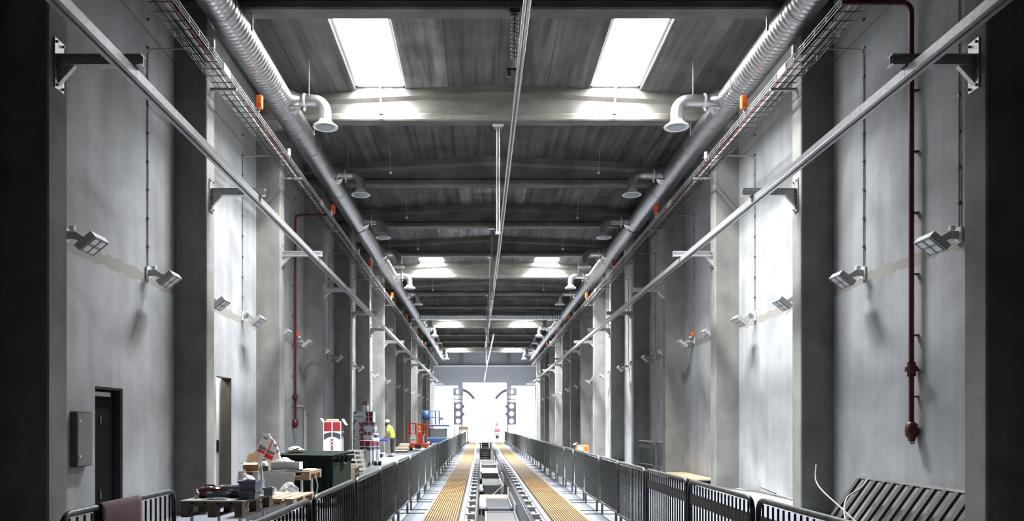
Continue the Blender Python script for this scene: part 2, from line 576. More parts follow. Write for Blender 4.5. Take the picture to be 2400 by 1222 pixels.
# end wall with the great gate opening and two added translucent panels imitating glare
GX0, GX1, GZ = -2.0, 2.8, 6.0
glare_spans = ((-4.95, -2.35), (3.15, 5.75))
b = MB()
xs = [WL - .3, glare_spans[0][0], glare_spans[0][1], GX0, GX1, glare_spans[1][0], glare_spans[1][1], WR + .3]
for i in range(7):
    a, c = xs[i], xs[i + 1]
    if i == 3:
        b.box(a, c, Y1, Y1 + .25, GZ, 10)
    elif i in (1, 5):
        b.box(a, c, Y1, Y1 + .25, -.1, .5).box(a, c, Y1, Y1 + .25, 5.7, 10)
    else:
        b.box(a, c, Y1, Y1 + .25, -.1, 10)
for x in (-3.4, -.95, 2.15, 4.6):               # panel joints
    b.box(x - .02, x + .02, Y1 - .012, Y1, GZ, 7.7, M['sheet'])
struct(b.build('wall_end', M['plaster']), 'pale end wall above the open gate')
b = MB().box(WL, WR, Y1 - .30, Y1, 7.66, 7.80)
struct(b.build('trim_1', M['plaster']), 'horizontal ledge across the end wall')
for i, x in enumerate((-2.2, 2.75)):
    struct(MB().box(x, x + .32, Y1 - .24, Y1, 7.8, 9.4).build('trim_%d' % (i + 2), M['column']), 'short pillar above the ledge of the end wall')
glare_mat = bpy.data.materials.new('glare_translucent')
glare_mat.use_nodes = True
nt = glare_mat.node_tree
nt.nodes.remove(nt.nodes['Principled BSDF'])
tr = nt.nodes.new('ShaderNodeBsdfTranslucent')
tr.inputs['Color'].default_value = (.9, .93, .95, 1)
nt.links.new(tr.outputs[0], nt.nodes['Material Output'].inputs['Surface'])
for i, (a, c) in enumerate(glare_spans):
    f = MB()
    for x in (a, (a + c) / 2 - .03, c - .06):
        f.box(x, x + .06, Y1 + .02, Y1 + .14, .5, 5.7)
    for z in (.5, 3.0, 5.64):
        f.box(a, c, Y1 + .03, Y1 + .13, z, z + .06)
    w = struct(f.build('window_%d' % (9 + i), M['white_metal']), 'added translucent panel imitating glare beside the gate')
    MB().box(a, c, Y1 + .07, Y1 + .08, .5, 5.7).build('pane', glare_mat, w)
for i, x in enumerate((GX0, GX1 - .1)):
    struct(MB().box(x, x + .1, Y1 - .1, Y1 + .3, 0, GZ).build('trim_%d' % (4 + i), M['galv']), 'gate guide post')

# ------------------------------------------------------------------ columns, roof beams, roof planks, rooflights
colm = {}
def column_mesh(x0, x1, inner):
    c = .018
    if inner > 0:
        poly = [(x0, 0), (x1 - c, 0), (x1, c), (x1, COLD - c), (x1 - c, COLD), (x0, COLD)]
    else:
        poly = [(x1, 0), (x1, COLD), (x0 + c, COLD), (x0, COLD - c), (x0, c), (x0 + c, 0)]
    return MB().prism(poly, 'z', 0, ZB)
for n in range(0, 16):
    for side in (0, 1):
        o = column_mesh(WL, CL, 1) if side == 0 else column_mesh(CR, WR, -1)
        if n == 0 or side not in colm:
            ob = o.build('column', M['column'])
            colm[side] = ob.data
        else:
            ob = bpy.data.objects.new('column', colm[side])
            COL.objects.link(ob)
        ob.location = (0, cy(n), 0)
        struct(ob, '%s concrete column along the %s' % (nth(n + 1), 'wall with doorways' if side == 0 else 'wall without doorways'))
def beam_mesh():
    bt = lambda z: ZB + z
    prof = [(.02, 'b', 0), (.34, 'b', 0), (.36, 'b', .03), (.36, 'b', .13), (.28, 'b', .20), (.28, 't', -.26), (.36, 't', -.18), (.36, 't', 0),
            (0, 't', 0), (0, 't', -.18), (.08, 't', -.26), (.08, 'b', .20), (0, 'b', .13), (0, 'b', .03)]
    st = [WL, HX, WR]
    v, f = [], []
    n = len(prof)
    for x in st:
        for y, w, dz in prof:
            v.append((x, y, (ZB if w == 'b' else zc(x)) + dz))
    for i in range(2):
        for k in range(n):
            k2 = (k + 1) % n
            f.append((i * n + k, i * n + k2, (i + 1) * n + k2, (i + 1) * n + k))
    f.append(tuple(range(n)))
    f.append(tuple(range(2 * n, 3 * n)))
    return MB().add(v, f)
beam0 = None
for n in range(0, 16):
    if beam0 is None:
        ob = beam0 = beam_mesh().build('beam', M['beam'])
    else:
        ob = beam0.copy()
        COL.objects.link(ob)
    ob.location = (0, cy(n), 0)
    struct(ob, '%s gabled concrete roof beam' % nth(n + 1))
edges = [-6.0, -4.5, -3.34, -2.17, -1.15, 0, 1.15, 2.17, 3.34, 4.5, 6.1]
b = MB()
def plank(x0, x1, ya, yb, m):
    g = .02
    x0 += HX; x1 += HX
    b.prism([(x0, zc(x0) + g), (x0 + g, zc(x0)), (x1 - g, zc(x1)), (x1, zc(x1) + g), (x1, zc(x1) + .26), (x0, zc(x0) + .26)], 'y', ya, yb, m)
prng = random.Random(5)
for i in range(len(edges) - 1):
    x0, x1 = edges[i], edges[i + 1]
    for n in range(-2, 17):
        ya, yb = cy(n) + .18, cy(n + 1) + .18
        if n == -2:
            ya = Y0 - .3
        if n == 16:
            ya, yb = cy(16) + .18, Y1 + .3
        m = prng.choice([M['ceiling']] * 5 + [M['ceiling_pale'], M['ceiling_dark']])
        if i in (2, 7) and n in LIT:
            plank(x0, x1, ya, cy(n) + .34, m)
            plank(x0, x1, cy(n + 1) + .02, yb, m)
        else:
            plank(x0, x1, ya, yb, m)
struct(b.build('ceiling', M['ceiling']), 'ribbed grey concrete roof planks')
k = 0
for n in LIT:
    for s in (-1, 1):
        k += 1
        xa, xb_ = sorted((HX + s * 2.17, HX + s * 3.34))
        ya, yb = cy(n) + .34, cy(n + 1) + .02
        z0 = min(zc(xa), zc(xb_)) + .10
        f = MB()
        t = .05
        f.box(xa, xa + t, ya, yb, z0, z0 + 1.08).box(xb_ - t, xb_, ya, yb, z0, z0 + 1.08)
        f.box(xa, xb_, ya, ya + t, z0, z0 + 1.08).box(xa, xb_, yb - t, yb, z0, z0 + 1.08)
        w = struct(f.build('window_%d' % k, M['white_metal']), 'bright rooflight in the roof planks')
        MB().box(xa, xb_, ya, yb, z0 + .99, z0 + 1.01).build('pane', M['pane'], w)
        # red and white winding rod of the rooflight, hanging before the beam
        xr = HX + s * 2.78
        r = MB()
        p0, p1 = Vector((xr, yb - .06, z0 + .2)), Vector((xr + s * -.06, yb - .16, 8.90))
        for q in range(6):
            r.cyl(p0.lerp(p1, q / 6), p0.lerp(p1, (q + 1) / 6), .022, 8, M['white'] if q in (1, 4) else M['rod_red'])
        rod = thing('winding_rod', 'red and white rod under the rooflight of the %s lit bay, %s side' % (nth(LIT.index(n) + 1), 'doorway' if s < 0 else 'blank wall'), 'rod', tuple(p1))
        r2 = r.build('rod', None, rod)
        r2.location = -p1
        MB().box(-.04, .04, -.04, .04, -.11, 0).build('winding_hook', M['rod_red'], rod)

# ------------------------------------------------------------------ tracks: rails, chairs, edge angles, gratings
for s, xr, nm in ((-1, -0.309, 'doorway wall'), (1, 1.07, 'blank wall')):
    t = thing('track_rail', 'long steel running rail along the pit edge facing the %s' % nm, 'rail', (xr, 2.0, 0))
    L = 68.0
    prof = [(-.035, .16), (.035, .16), (.037, .125), (.010, .115), (.010, .03), (.065, .015), (.065, 0), (-.065, 0), (-.065, .015), (-.010, .03), (-.010, .115), (-.037, .125)]
    MB().prism(prof, 'y', 0, L).build('rail_bar', M['rail'], t, (0, 0, -.13))
    q = -s                                       # towards the pit
    a, c = sorted((q * .075, q * .085))
    e = MB().box(*sorted((q * .085, q * .215)), 0, L, .001, .009)
    e.build('bearer_plate', M['track'], t)
    a0, a1 = sorted((q * .228, q * .252))
    MB().box(a0, a1, 0, L, -.16, .022).build('edge_angle', M['track'], t)
    for i in range(58):
        y = 1.2 + i * 1.15
        ch = MB().rbox(*sorted((q * .05, q * .20)), y, y + .36, .009, .024, .02, M['chair'])
        ch.cyl((q * .12, y + .15, .024), (q * .12, y + .15, .045), .02, 8, M['dark_steel'])
        ch.build('rail_chair', None, t)
    # black strip painted in for the dark gap beside the rail
    MB().box(*sorted((-q * .04, -q * .075)), 0, L, .001, .006).build('gap_shade_strip', M['black'], t)
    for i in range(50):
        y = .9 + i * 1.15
        MB().rbox(*sorted((q * .085, q * .205)), y - .42, y + .24, .0092, .0125, .003).build('recess_dark_patch', M['void'], t)  # flat black patch on the plate paints the dark of a recess

for s, (g0, g1), nm in ((-1, (-.923, -.384), 'doorway wall'), (1, (1.152, 1.708), 'blank wall')):
    t = thing('walkway_grating', 'ochre ribbed walkway grating strip beside the rail facing the %s' % nm, 'grating', (g0, 2.0, 0))
    w = g1 - g0
    PL = 4.0
    proto = MB().box(0, w, 0, PL - .012, .002, .012, M['grating_gap_shade'])
    nb = 14
    for i in range(nb):
        x = i * (w - .024) / (nb - 1)
        proto.box(x, x + .024, 0, PL - .012, .012, .034, M['grating'])
    for j in range(40):
        proto.box(0, w, j * .1, j * .1 + .02, .012, .018, M['grating'])
    p0 = None
    for i in range(17):
        if p0 is None:
            p0 = proto.build('grating_panel', None, t)
            p = p0
        else:
            p = p0.copy()
            COL.objects.link(p)
            p.parent = t
        p.location = (0, i * PL, 0)

# ------------------------------------------------------------------ things in the pit
def pit_trolley(y, ln, x0, x1, z0, z1, m, label):
    t = thing('pit_trolley', label, 'trolley', ((x0 + x1) / 2, y, PITZ))
    hw = (x1 - x0) / 2
    MB().rbox(-hw, hw, 0, ln, z0 - PITZ, z1 - PITZ, .03).build('box_body', m, t)
    lip = MB()
    lip.box(-hw - .03, -hw, -.02, ln, z1 - PITZ - .03, z1 - PITZ + .03).box(hw, hw + .03, -.02, ln, z1 - PITZ - .03, z1 - PITZ + .03)
    lip.box(-hw, hw, ln, ln + .03, z1 - PITZ - .03, z1 - PITZ + .03)
    lip.build('tray_rim', M['grey_paint'], t)
    MB().box(-.012, .012, -.012, 0, z0 - PITZ + .03, z1 - PITZ - .03).build('latch_bar', M['dark_steel'], t)
    for sx in (-1, 1):
        for yy in (.2, ln - .2):
            l = MB().box(sx * (hw - .06) - .02, sx * (hw - .06) + .02, yy - .02, yy + .02, .08, z0 - PITZ)
            lg = l.build('leg', M['dark_steel'], t)
            MB().cyl((sx * (hw - .06) - .03, yy, .06), (sx * (hw - .06) + .03, yy, .06), .06, 12).build('wheel', M['black'], lg)
    return t
pit_trolley(14.2, 3.2, .12, .72, -.62, -.38, M['dark_steel'], 'slate topped pit trolley closest to the camera')
pit_trolley(18.4, 2.1, .13, .70, -.62, -.38, M['trolley'], 'grey lidded pit trolley just before the pale pit bridge')
pit_trolley(25.0, 2.8, .08, .62, -.70, -.36, M['trolley'], 'grey pit trolley with a leaning rod and white fittings')
pit_trolley(31.8, 3.4, .03, .68, -.72, -.38, M['dark_steel'], 'dark pit trolley beyond the one with the leaning rod')
pit_trolley(38.5, 3.6, .04, .68, -.72, -.38, M['trolley'], 'last grey pit trolley before the pit stairs')
t = thing('pit_bridge', 'pale beige plank bridge lying across the pit', 'bridge', (.37, 21.0, -.5))
MB().box(-.40, .36, 0, .9, .06, .12).build('plank', M['ply'], t)['label'] = 'beige plank'
MB().box(-.40, -.27, -2.2, 0, .06, .12).build('side_plank', M['white_wood'], t)
MB().box(-.38, -.34, .1, .14, -.85, .06).build('leg', M['galv'], t)
MB().box(.30, .34, .1, .14, -.85, .06).build('leg', M['galv'], t)
t = thing('leaning_rod', 'thin pale rod leaning over the pit trolley with white fittings', 'rod', (.5, 24.2, -.4))
MB().tube([(-.25, -.5, -.25), (.18, .2, .08), (.05, 2.2, .38)], .012, 8).build('rod', M['galv'], t)
o = MB().lathe([(.0, 0), (.07, .02), (.09, .08), (.06, .14), (0, .16)], n=14).build('pit_lamp', M['white'], None, (-.0, 24.6, -.55))
tag(o, 'round white lamp on the pit edge beside the rod', 'lamp')
# stairs out of the pit
t = thing('pit_stair', 'dark steel stair with two pale handrails at the end of the pit', 'stairs', (.37, 66.4, PITZ))
for i in range(8):
    z = (i + 1) * 1.35 / 8
    MB().box(-.32, .32, i * .38, i * .38 + .36, z - .05, z).build('tread', M['dark_steel'], t)
for sx in (-1, 1):
    MB().tube([(sx * .34, 0, .9), (sx * .34, 2.9, 2.1), (sx * .34, 3.1, 2.15)], .02, 8).build('handrail', M['galv'], t)
    MB().prism([(0, 0), (.25, 0), (3.0, 1.22), (3.0, 1.35), (2.8, 1.35)], 'x', sx * .33 - .015, sx * .33 + .015).build('stringer', M['dark_steel'], t)
# strip panels on the pit wall under the blank-wall rail
for i in range(9):
    y = 9.0 + i * 4.4
    t = thing('pit_wall_panel', '%s tall grey panel along the pit side' % nth(i + 1), 'panel', (PITX1, y, -1.2))
    MB().box(-.035, -.002, 0, 3.6, 0, .95).build('panel_sheet', M['trolley'] if i % 2 else M['grey_paint'], t)
    MB().box(-.06, -.02, -.12, -.02, 0, 1.0).build('edge_strip', M['white_metal'], t)

# ------------------------------------------------------------------ crane rails and brackets
WALLN = {-1: 'wall with doorways', 1: 'blank wall'}
def bracket(s):
    """cantilever bracket; local x points from the column face into the hall"""
    t = thing('crane_bracket', 'x', 'bracket')
    q = -s
    MB().box(*sorted((0, q * .018)), -.095, .095, -.27, .29).build('face_plate', M['galv'], t)
    for z in (-.23, -.02, .25):
        for y in (-.065, .065):
            MB().cyl((q * .018, y, z), (q * .042, y, z), .016, 6).build('bolt', M['dark_steel'], t)
    a = MB()
    for z in (0.0, .108):
        a.box(*sorted((q * .018, q * .95)), -.06, .06, z, z + .012)
    a.box(*sorted((q * .018, q * .95)), -.005, .005, .012, .108)
    a.build('arm', M['galv'], t)
    MB().prism([(q * .018, 0), (q * .20, 0), (q * .018, -.20)], 'y', -.03, .03).build('gusset', M['galv'], t)
    return t
RZ = 5.42
for s, face, xr in ((-1, CL, -3.905), (1, CR, 4.785)):
    br = bracket(s)
    for n in range(1, 16):
        lab = 'steel cantilever bracket on the %s column from the camera along the %s' % (nth(n), WALLN[s])
        loc = (face, cy(n) + COLD / 2, RZ + .125)
        if n == 1:
            br.location = loc
            br['label'] = lab
        else:
            dup(br, loc, label=lab)
    t = thing('crane_rail', 'galvanised crane rail hung under the brackets of the %s' % WALLN[s], 'crane rail', (xr, 3.85, RZ))
    prof = [(-.065, 0), (-.018, 0), (-.018, .02), (-.045, .03), (-.045, .09), (.045, .09), (.045, .03), (.018, .02), (.018, 0), (.065, 0), (.065, .012), (.058, .02), (.058, .112), (-.058, .112), (-.058, .02), (-.065, .012)]
    for i in range(14):
        l = BAY if i < 13 else 3.2
        MB().prism(prof, 'y', 0.004, l - .004).build('rail_section', M['galv'], t, (0, i * BAY, 0))
        MB().box(-.075, .075, -.05, .05, .105, .13).build('hanger_clamp', M['dark_steel'], t, (0, i * BAY, 0))
    MB().box(-.08, .08, 0, .05, -.03, .13).build('end_stop', M['dark_steel'], t, (0, 13 * BAY + 3.2, 0))

# ------------------------------------------------------------------ cable trays
for s, x0, x1 in ((-1, -4.63, -4.26), (1, 5.05, 5.42)):
    z0 = 7.43
    t = thing('cable_tray', 'wire mesh cable tray running along the %s' % WALLN[s], 'cable tray', (x0, 4.0, z0))
    L, w = 75.0, x1 - x0
    for x, nm in ((0, 'side_rail'), (w, 'side_rail')):
        r = MB()
        for z in (0, .05, .10):
            r.cyl((x, 0, z), (x, L, z), .006 if z < .1 else .009, 6)
        for i in range(188):
            r.box(x - .003, x + .003, i * .4, i * .4 + .012, 0, .10)
        r.build(nm, M['galv'] if (x > 0) == (s < 0) else M['tray'], t)
    r = MB()
    for i in range(289):
        r.box(0, w, i * .26, i * .26 + .012, -.006, .004)
    for k in range(1, 5):
        r.box(k * w / 5 - .003, k * w / 5 + .003, 0, L, -.004, .003)
    r.build('mesh_floor', M['tray'], t)
    for i in range(1, 16):
        y = cy(i) + COLD / 2 - 4.0
        a, c = (-.10, w) if s < 0 else (0, w + .10)
        MB().box(a, c, y - .03, y + .03, -.05, -.008).build('support_arm', M['grey_paint'], t)
    for i, y in enumerate((9.3, 17.3, 31, 44, 57)):
        xx = w if s < 0 else 0
        MB().box(xx - .012, xx + .012, y - .18, y + .18, -.01, .12).build('splice_plate', M['white_metal'], t)
    # cables lying in the tray
    k = .60 if s < 0 else .40
    c = tag(MB().box(x0 + k * w - .022, x0 + k * w + .022, 4, 79, z0 + .006, z0 + .03).build('flat_cable', M['cable_white']), 'flat pale cable bundle lying in the tray of the %s' % WALLN[s], 'cable')
    kk = .80 if s < 0 else .20
    path = [(x0 + kk * w + .012 * math.sin(y * 1.7), y, z0 + .02 + .004 * math.sin(y * 3)) for y in [4 + i * .5 for i in range(150)]]
    tag(MB().tube(path, .007, 6).build('red_cable', M['cable_red']), 'red cable lying in the tray of the %s' % WALLN[s], 'cable')
    kk = .22 if s < 0 else .78
    path = [(x0 + kk * w + .012 * math.sin(y * 1.3), y, z0 + .022) for y in [4 + i * .5 for i in range(150)]]
    tag(MB().tube(path, .016, 6).build('black_cable', M['black']), 'black cable lying in the tray of the %s' % WALLN[s], 'cable')
    # orange sounders along the inner edge
    xi = x1 + .05 if s < 0 else x0 - .05
    first = None
    for i in range(8):
        y = 15.1 + 7.5 * i
        lab = '%s orange alarm box from the camera along the cable tray of the %s' % (nth(i + 1), WALLN[s])
        if first is None:
            first = thing('alarm_box', lab, 'alarm', (xi, y, 7.56))
            MB().rbox(-.06, .06, -.055, .055, 0, .25, .02).build('housing', M['orange'], first)
            MB().box(-.045, .045, -.062, -.054, .03, .1).build('grille', M['lift_orange'], first)
            MB().box(*sorted((0, s * .05)), -.02, .02, -.05, .05).build('clip', M['galv'], first)
        else:
            dup(first, (xi, y, 7.56), label=lab)
    first = None
    for i in range(13):
        y = 12.55 + 5 * i if s < 0 else 12.75 + 5 * i
        xi2 = x1 + .02 if s < 0 else x0 - .02
        lab = '%s white socket from the camera on the cable tray of the %s' % (nth(i + 1), WALLN[s])
        if first is None:
            first = thing('tray_socket', lab, 'socket', (xi2, y, 7.5))
            MB().rbox(-.03, .03, -.045, .045, 0, .15, .012).build('body', M['white_metal'], first)
            MB().cyl((0, 0, -.05), (0, 0, 0), .012, 8).build('gland', M['galv'], first)
        else:
            dup(first, (xi2, y, 7.5), label=lab)

# ------------------------------------------------------------------ ventilation ducts
DR = .275
def spiral_duct(mb, p0, p1, r, pitch=.125, n=28, m=None):
    p0, p1 = Vector(p0), Vector(p1)
    L = (p1 - p0).length
    k = int(L / pitch)
    path, rr = [], []
    for i in range(k):
        for f, e in ((0, 0), (.5, 0), (.66, .009), (.84, .009)):
            path.append(p0.lerp(p1, (i + f) / k))
            rr.append(r + e)
    path.append(p1)
    rr.append(r)
    return mb.tube(path, rr, n, m)
def duct_branch(parent, s, x, y, z, L, xw):
    """take-off, elbow and bell hood; q points into the hall"""
    q = -s
    r = .128
    o = MB()
    path = [(q * .16, 0, .03), (q * .36, 0, .05)]
    for i in range(7):
        path.append((q * (.40 + i * (L - .26 - .40) / 6), 0, .05))
    R = .26
    for i in range(1, 8):
        a = i / 7 * PI / 2
        path.append((q * (L - R + R * math.sin(a)), 0, .05 - R + R * math.cos(a)))
    path.append((q * L, 0, -.36))
    rr = [r * 1.5, r] + [r + (.006 if i % 2 else 0) for i in range(7)] + [r] * 8
    o.tube(path, rr, 20)
    br = o.build('branch', M['duct'], parent, (x, y, z))
    col = MB().tube([(q * .12, 0, .03), (q * .25, 0, .04), (q * .33, 0, .05), (q * .40, 0, .05)], [.25, .225, .165, r + .006], 20, cap=False)
    col.add([(q * .22, -.24, -.18), (q * .22, .24, -.18), (q * .38, .10, -.10), (q * .38, -.10, -.10)], [(0, 1, 2, 3)])
    col.build('saddle', M['duct'], br)
    h = MB().lathe([(r, 0), (r + .01, -.03), (.17, -.07), (.255, -.13), (.268, -.15), (.262, -.165), (.215, -.16), (.205, -.15)], (q * L, 0, -.36), 28)
    hd = h.build('hood', M['white_metal'], br)
    MB().lathe([(.0, 0), (.185, 0), (.19, .012), (.0, .014)], (q * L, 0, -.36 - .168), 28).build('diffuser_disc', M['sheet'], hd)
    d = MB().tube([(q * .47, 0, .05), (q * .51, 0, .05)], r + .025, 20)
    d.cyl((q * .49, -.05, -.13), (q * .49, -.05, -.18), .028, 10).build('damper', M['white_metal'], br)
    ztop = zc(xw + q * (L - .35)) - DZ
    MB().cyl((q * (L - .35), 0, .04 + r), (q * (L - .35), 0, ztop), .008, 6).build('hanger', M['galv'], br)
    return br
DZ = 8.42
CROSSY = 49.7
for s, xa, xb_, hx in ((-1, -4.27, -4.07, -3.32), (1, 5.27, 5.22, 4.18)):
    def dx(y):
        return xa + (xb_ - xa) * (y - 13) / 36
    for seg, (ya, yb, ks, r) in enumerate(((3.0, 49.68, range(0, 6), DR), (50.12, 82.6, range(7, 13), .25))):
        lab = 'spiral steel duct under the roof by the %s, %s' % (WALLN[s], 'before the cross duct' if seg == 0 else 'beyond the cross duct')
        t = thing('ventilation_duct', lab, 'duct', (dx(ya), ya, DZ))
        ang = math.atan2(dx(yb) - dx(ya), yb - ya)
        step = 5.0 if seg == 0 else 16
        y = ya
        if seg == 0:
            ends = [13.0, 15.9, 19.6, 23.2, 27.2, 33, 38, 43, yb]
        else:
            ends = [58, 66, 74, yb]
        for e in ends:
            MB().tube([(dx(e) - dx(ya), e - ya - .05, 0), (dx(e) - dx(ya), e - ya + .05, 0)], r + .012, 28).build('joint_ring', M['black'] if abs(e - 27.2) < .1 else M['duct'], t)
            spiral_duct(MB(), (dx(y) - dx(ya), y - ya, 0), (dx(e) - dx(ya), e - ya, 0), r).build('duct_section', M['duct'], t)
            y = e
        for k in ks:
            yk = 16.95 + 5 * k
            duct_branch(t, s, dx(yk) - dx(ya), yk - ya, 0, abs(hx - dx(yk)), dx(yk))
        # straps to the roof beams
        for n in range(1, 16):
            yy = cy(n) + .18
            if ya < yy < yb - .5 and zc(0) > 0:
                st = MB().box(-r - .02, -r - .005, -.02, .02, 0, ZB - DZ).box(r + .005, r + .02, -.02, .02, 0, ZB - DZ)
                st.build('strap', M['galv'], t, (dx(yy) - dx(ya), yy - ya, 0))
t = thing('cross_duct', 'grey spiral duct crossing the hall between the two long ducts', 'duct', (-4.08, CROSSY + .2, DZ - .02))
for a, c in ((-.25, 2.4), (2.4, 4.7), (4.7, 7.0), (7.0, 9.46)):
    spiral_duct(MB(), (a, 0, 0), (c, 0, 0), .27, .14).build('duct_section', M['duct'], t)
for a in (2.4, 4.7, 7.0):
    MB().tube([(a - .04, 0, 0), (a + .04, 0, 0)], .282, 24).build('joint_ring', M['duct'], t)

# ------------------------------------------------------------------ overhead conductor rails, hangers, spring coils
def conductor(name, pts, label):
    t = thing(name, label, 'conductor rail', pts[0])
    o = Vector(pts[0])
    for nm, dxx, dz, r in (('clamp_profile', -.035, 0, .022), ('clamp_profile', .035, 0, .022), ('top_flange', 0, .075, .03)):
        MB().tube([Vector(p) - o + Vector((dxx, 0, dz)) for p in pts], r, 8).build(nm, M['rail'], t)
    MB().tube([Vector(p) - o + Vector((0, 0, -.015)) for p in pts], .010, 8).build('contact_wire', M['dark_steel'], t)
    return t
CZ = 1.55 + 6.0
conductor('conductor_rail', [(.66, 3.5, CZ), (.655, 14, CZ), (.62, 28, CZ), (.52, 44, CZ), (.36, 61.5, CZ)], 'long overhead conductor rail hung below the roof beams')
conductor('conductor_rail', [(.85, 52.9, CZ), (.75, 66, CZ), (.62, 74, CZ - .25), (.45, 80, CZ - .9), (.38, 83.72, CZ - 1.50)], 'far overhead conductor rail curving down to the gate')
first = None
for i, n in enumerate((3, 5, 6, 8, 9, 11, 13)):
    lab = '%s pair of hanging steel rods from the camera under the roof ridge' % nth(i + 1)
    loc = (.41, cy(n) + .26, ZB)
    if first is None:
        first = thing('hanger_rod', lab, 'hanger', loc)
        MB().box(-.13, .13, -.09, .09, -.025, 0).build('ceiling_plate', M['galv'], first)
        for x in (-.03, .03):
            MB().cyl((x, 0, -2.58), (x, 0, -.08), .018, 8).build('rod', M['galv'], first)
            MB().tube([(x * 2.6, 0, -.10), (x * 2.2, 0, -.06), (x, 0, -.09)], .018, 8).build('eye_hook', M['galv'], first)
        MB().box(-.06, .06, -.03, .03, -2.62, -2.56).build('end_clamp', M['galv'], first)
    else:
        dup(first, loc, label=lab)
first = None
for i, n in enumerate((2, 5, 8, 10, 12, 14)):
    lab = '%s coiled spring hanger from the camera beside the conductor rail' % nth(i + 1)
    loc = (.585 if n < 6 else .50, cy(n) + .08, ZB)
    if first is None:
        first = thing('spring_hanger', lab, 'hanger', loc)
        MB().box(-.09, .09, -.08, .08, -.06, 0).build('top_bracket', M['dark_steel'], first)
        path = [(.06 * math.cos(k * PI / 6), .06 * math.sin(k * PI / 6), -.06 - k * .78 / 132) for k in range(133)]
        MB().tube(path, .016, 6).build('coil', M['grey_paint'], first)
        MB().cyl((0, 0, -1.05), (0, 0, -.06), .014, 8).build('rod', M['dark_steel'], first)
        for x in (-.10, .12):
            MB().box(x - .03, x + .03, -.04, .04, -1.14, -1.02).build('clamp', M['dark_steel'], first)
        MB().box(-.14, .16, -.02, .02, -1.03, -.99).build('cross_arm', M['dark_steel'], first)
    else:
        dup(first, loc, label=lab)

# small white detectors on wires in front of the beams
first = None
for n in range(3, 12):
    for s in (-1, 1):
        lab = '%s small white detector from the camera on the roof beams, %s side' % (nth(n - 2), 'doorway' if s < 0 else 'blank wall')
        x = HX + s * 3.0
        loc = (x, cy(n) + BAY - .75, 8.85)
        if first is None:
            first = thing('ceiling_detector', lab, 'detector', loc)
            MB().lathe([(.0, -.06), (.035, -.05), (.045, -.01), (.03, .02), (0, .03)], n=12).build('head', M['white'], first)
            MB().cyl((0, 0, .02), (0, -.25, zc(x) - 8.85), .006, 6).build('hanging_wire', M['galv'], first)
        else:
            dup(first, loc, label=lab)

# ------------------------------------------------------------------ wall floodlights
def floodlight(s, lod):
    q = -s
    t = thing('wall_floodlight', 'x', 'floodlight')
    MB().rbox(*sorted((0, q * .03)), -.07, .07, -.10, .10, .01).build('wall_plate', M['white_metal'], t)
    arm = MB().prism([(q * .03, -.05), (q * .03, .05), (q * .15, .045), (q * .27, -.03), (q * .27, -.10), (q * .12, -.045)], 'y', -.022, .022)
    arm.build('arm', M['lamp_grey'], t)
    c, sn = math.cos(math.radians(39)), math.sin(math.radians(39))
    ax = Vector((q * c, 0, sn))                  # up and out from the wall
    nn = Vector((q * sn, 0, -c))                 # where the light would go
    cc = Vector((q * .345, .02, -.105))
    hd = MB().obox(cc, ax * .135, Vector((0, .19, 0)), nn * .045).build('lamp_head', M['lamp_grey'], t)
    if lod:
        for i in (-1, 1):
            for j in (-1, 1):
                MB().obox(cc + nn * .046 + ax * (i * .06) + Vector((0, j * .08, 0)), ax * .042, Vector((0, .062, 0)), nn * .004).build('lens', M['lens'], hd)
        for j in (-1, 0, 1):
            MB().obox(cc + nn * .047 + Vector((0, j * .155, 0)), ax * .12, Vector((0, .010, 0)), nn * .004).build('lens_bar', M['dark_steel'], hd)
        MB().cyl((q * .11, -.06, .075), (q * .17, -.06, .075), .035, 12).build('motion_sensor', M['white_metal'], t)
        MB().tube([(q * .03, .05, -.06), (q * .10, .07, -.12), (q * .17, .04, -.06)], .010, 6).build('flex_lead', M['white_metal'], t)
    return t
def conduit(s, t, z):
    q = -s
    MB().tube([(q * .015, -.0, .10), (q * .015, 0, 7.42 - z), (q * .06, 0, 7.49 - z), (q * .62, 0, 7.50 - z)], .011, 6).build('power_conduit', M['grey_paint'], t)
    for k in range(10):
        zz = .4 + k * .45
        MB().box(*sorted((0, q * .03)), -.022, .022, zz, zz + .03).build('conduit_clip', M['dark_steel'], t)
for s, xw in ((-1, WL), (1, WR)):
    pro = {}
    for i in range(28):
        y = 10.05 + 2.5 * i
        lod = y < 36
        z = 1.55 + 2.40
        paired = i % 2 == 1 or (s > 0 and i == 0)
        key = (lod, paired)
        lab = '%s tilted white floodlight from the camera on the %s' % (nth(i + 1), WALLN[s])
        if key not in pro:
            p = floodlight(s, lod)
            if paired:
                conduit(s, p, z)
            p.location = (xw, y, z)
            p['label'] = lab
            pro[key] = p
        else:
            dup(pro[key], (xw, y, z), label=lab)
# orange beacons on two of the floodlights
for s, xw in ((-1, WL), (1, WR)):
    o = MB().rbox(-.04, .04, -.045, .045, 0, .13, .02).build('warning_beacon', M['orange'], None, (xw - s * .09, 22.45, 4.05))
    tag(o, 'small orange warning beacon above a floodlight on the %s' % WALLN[s], 'beacon')

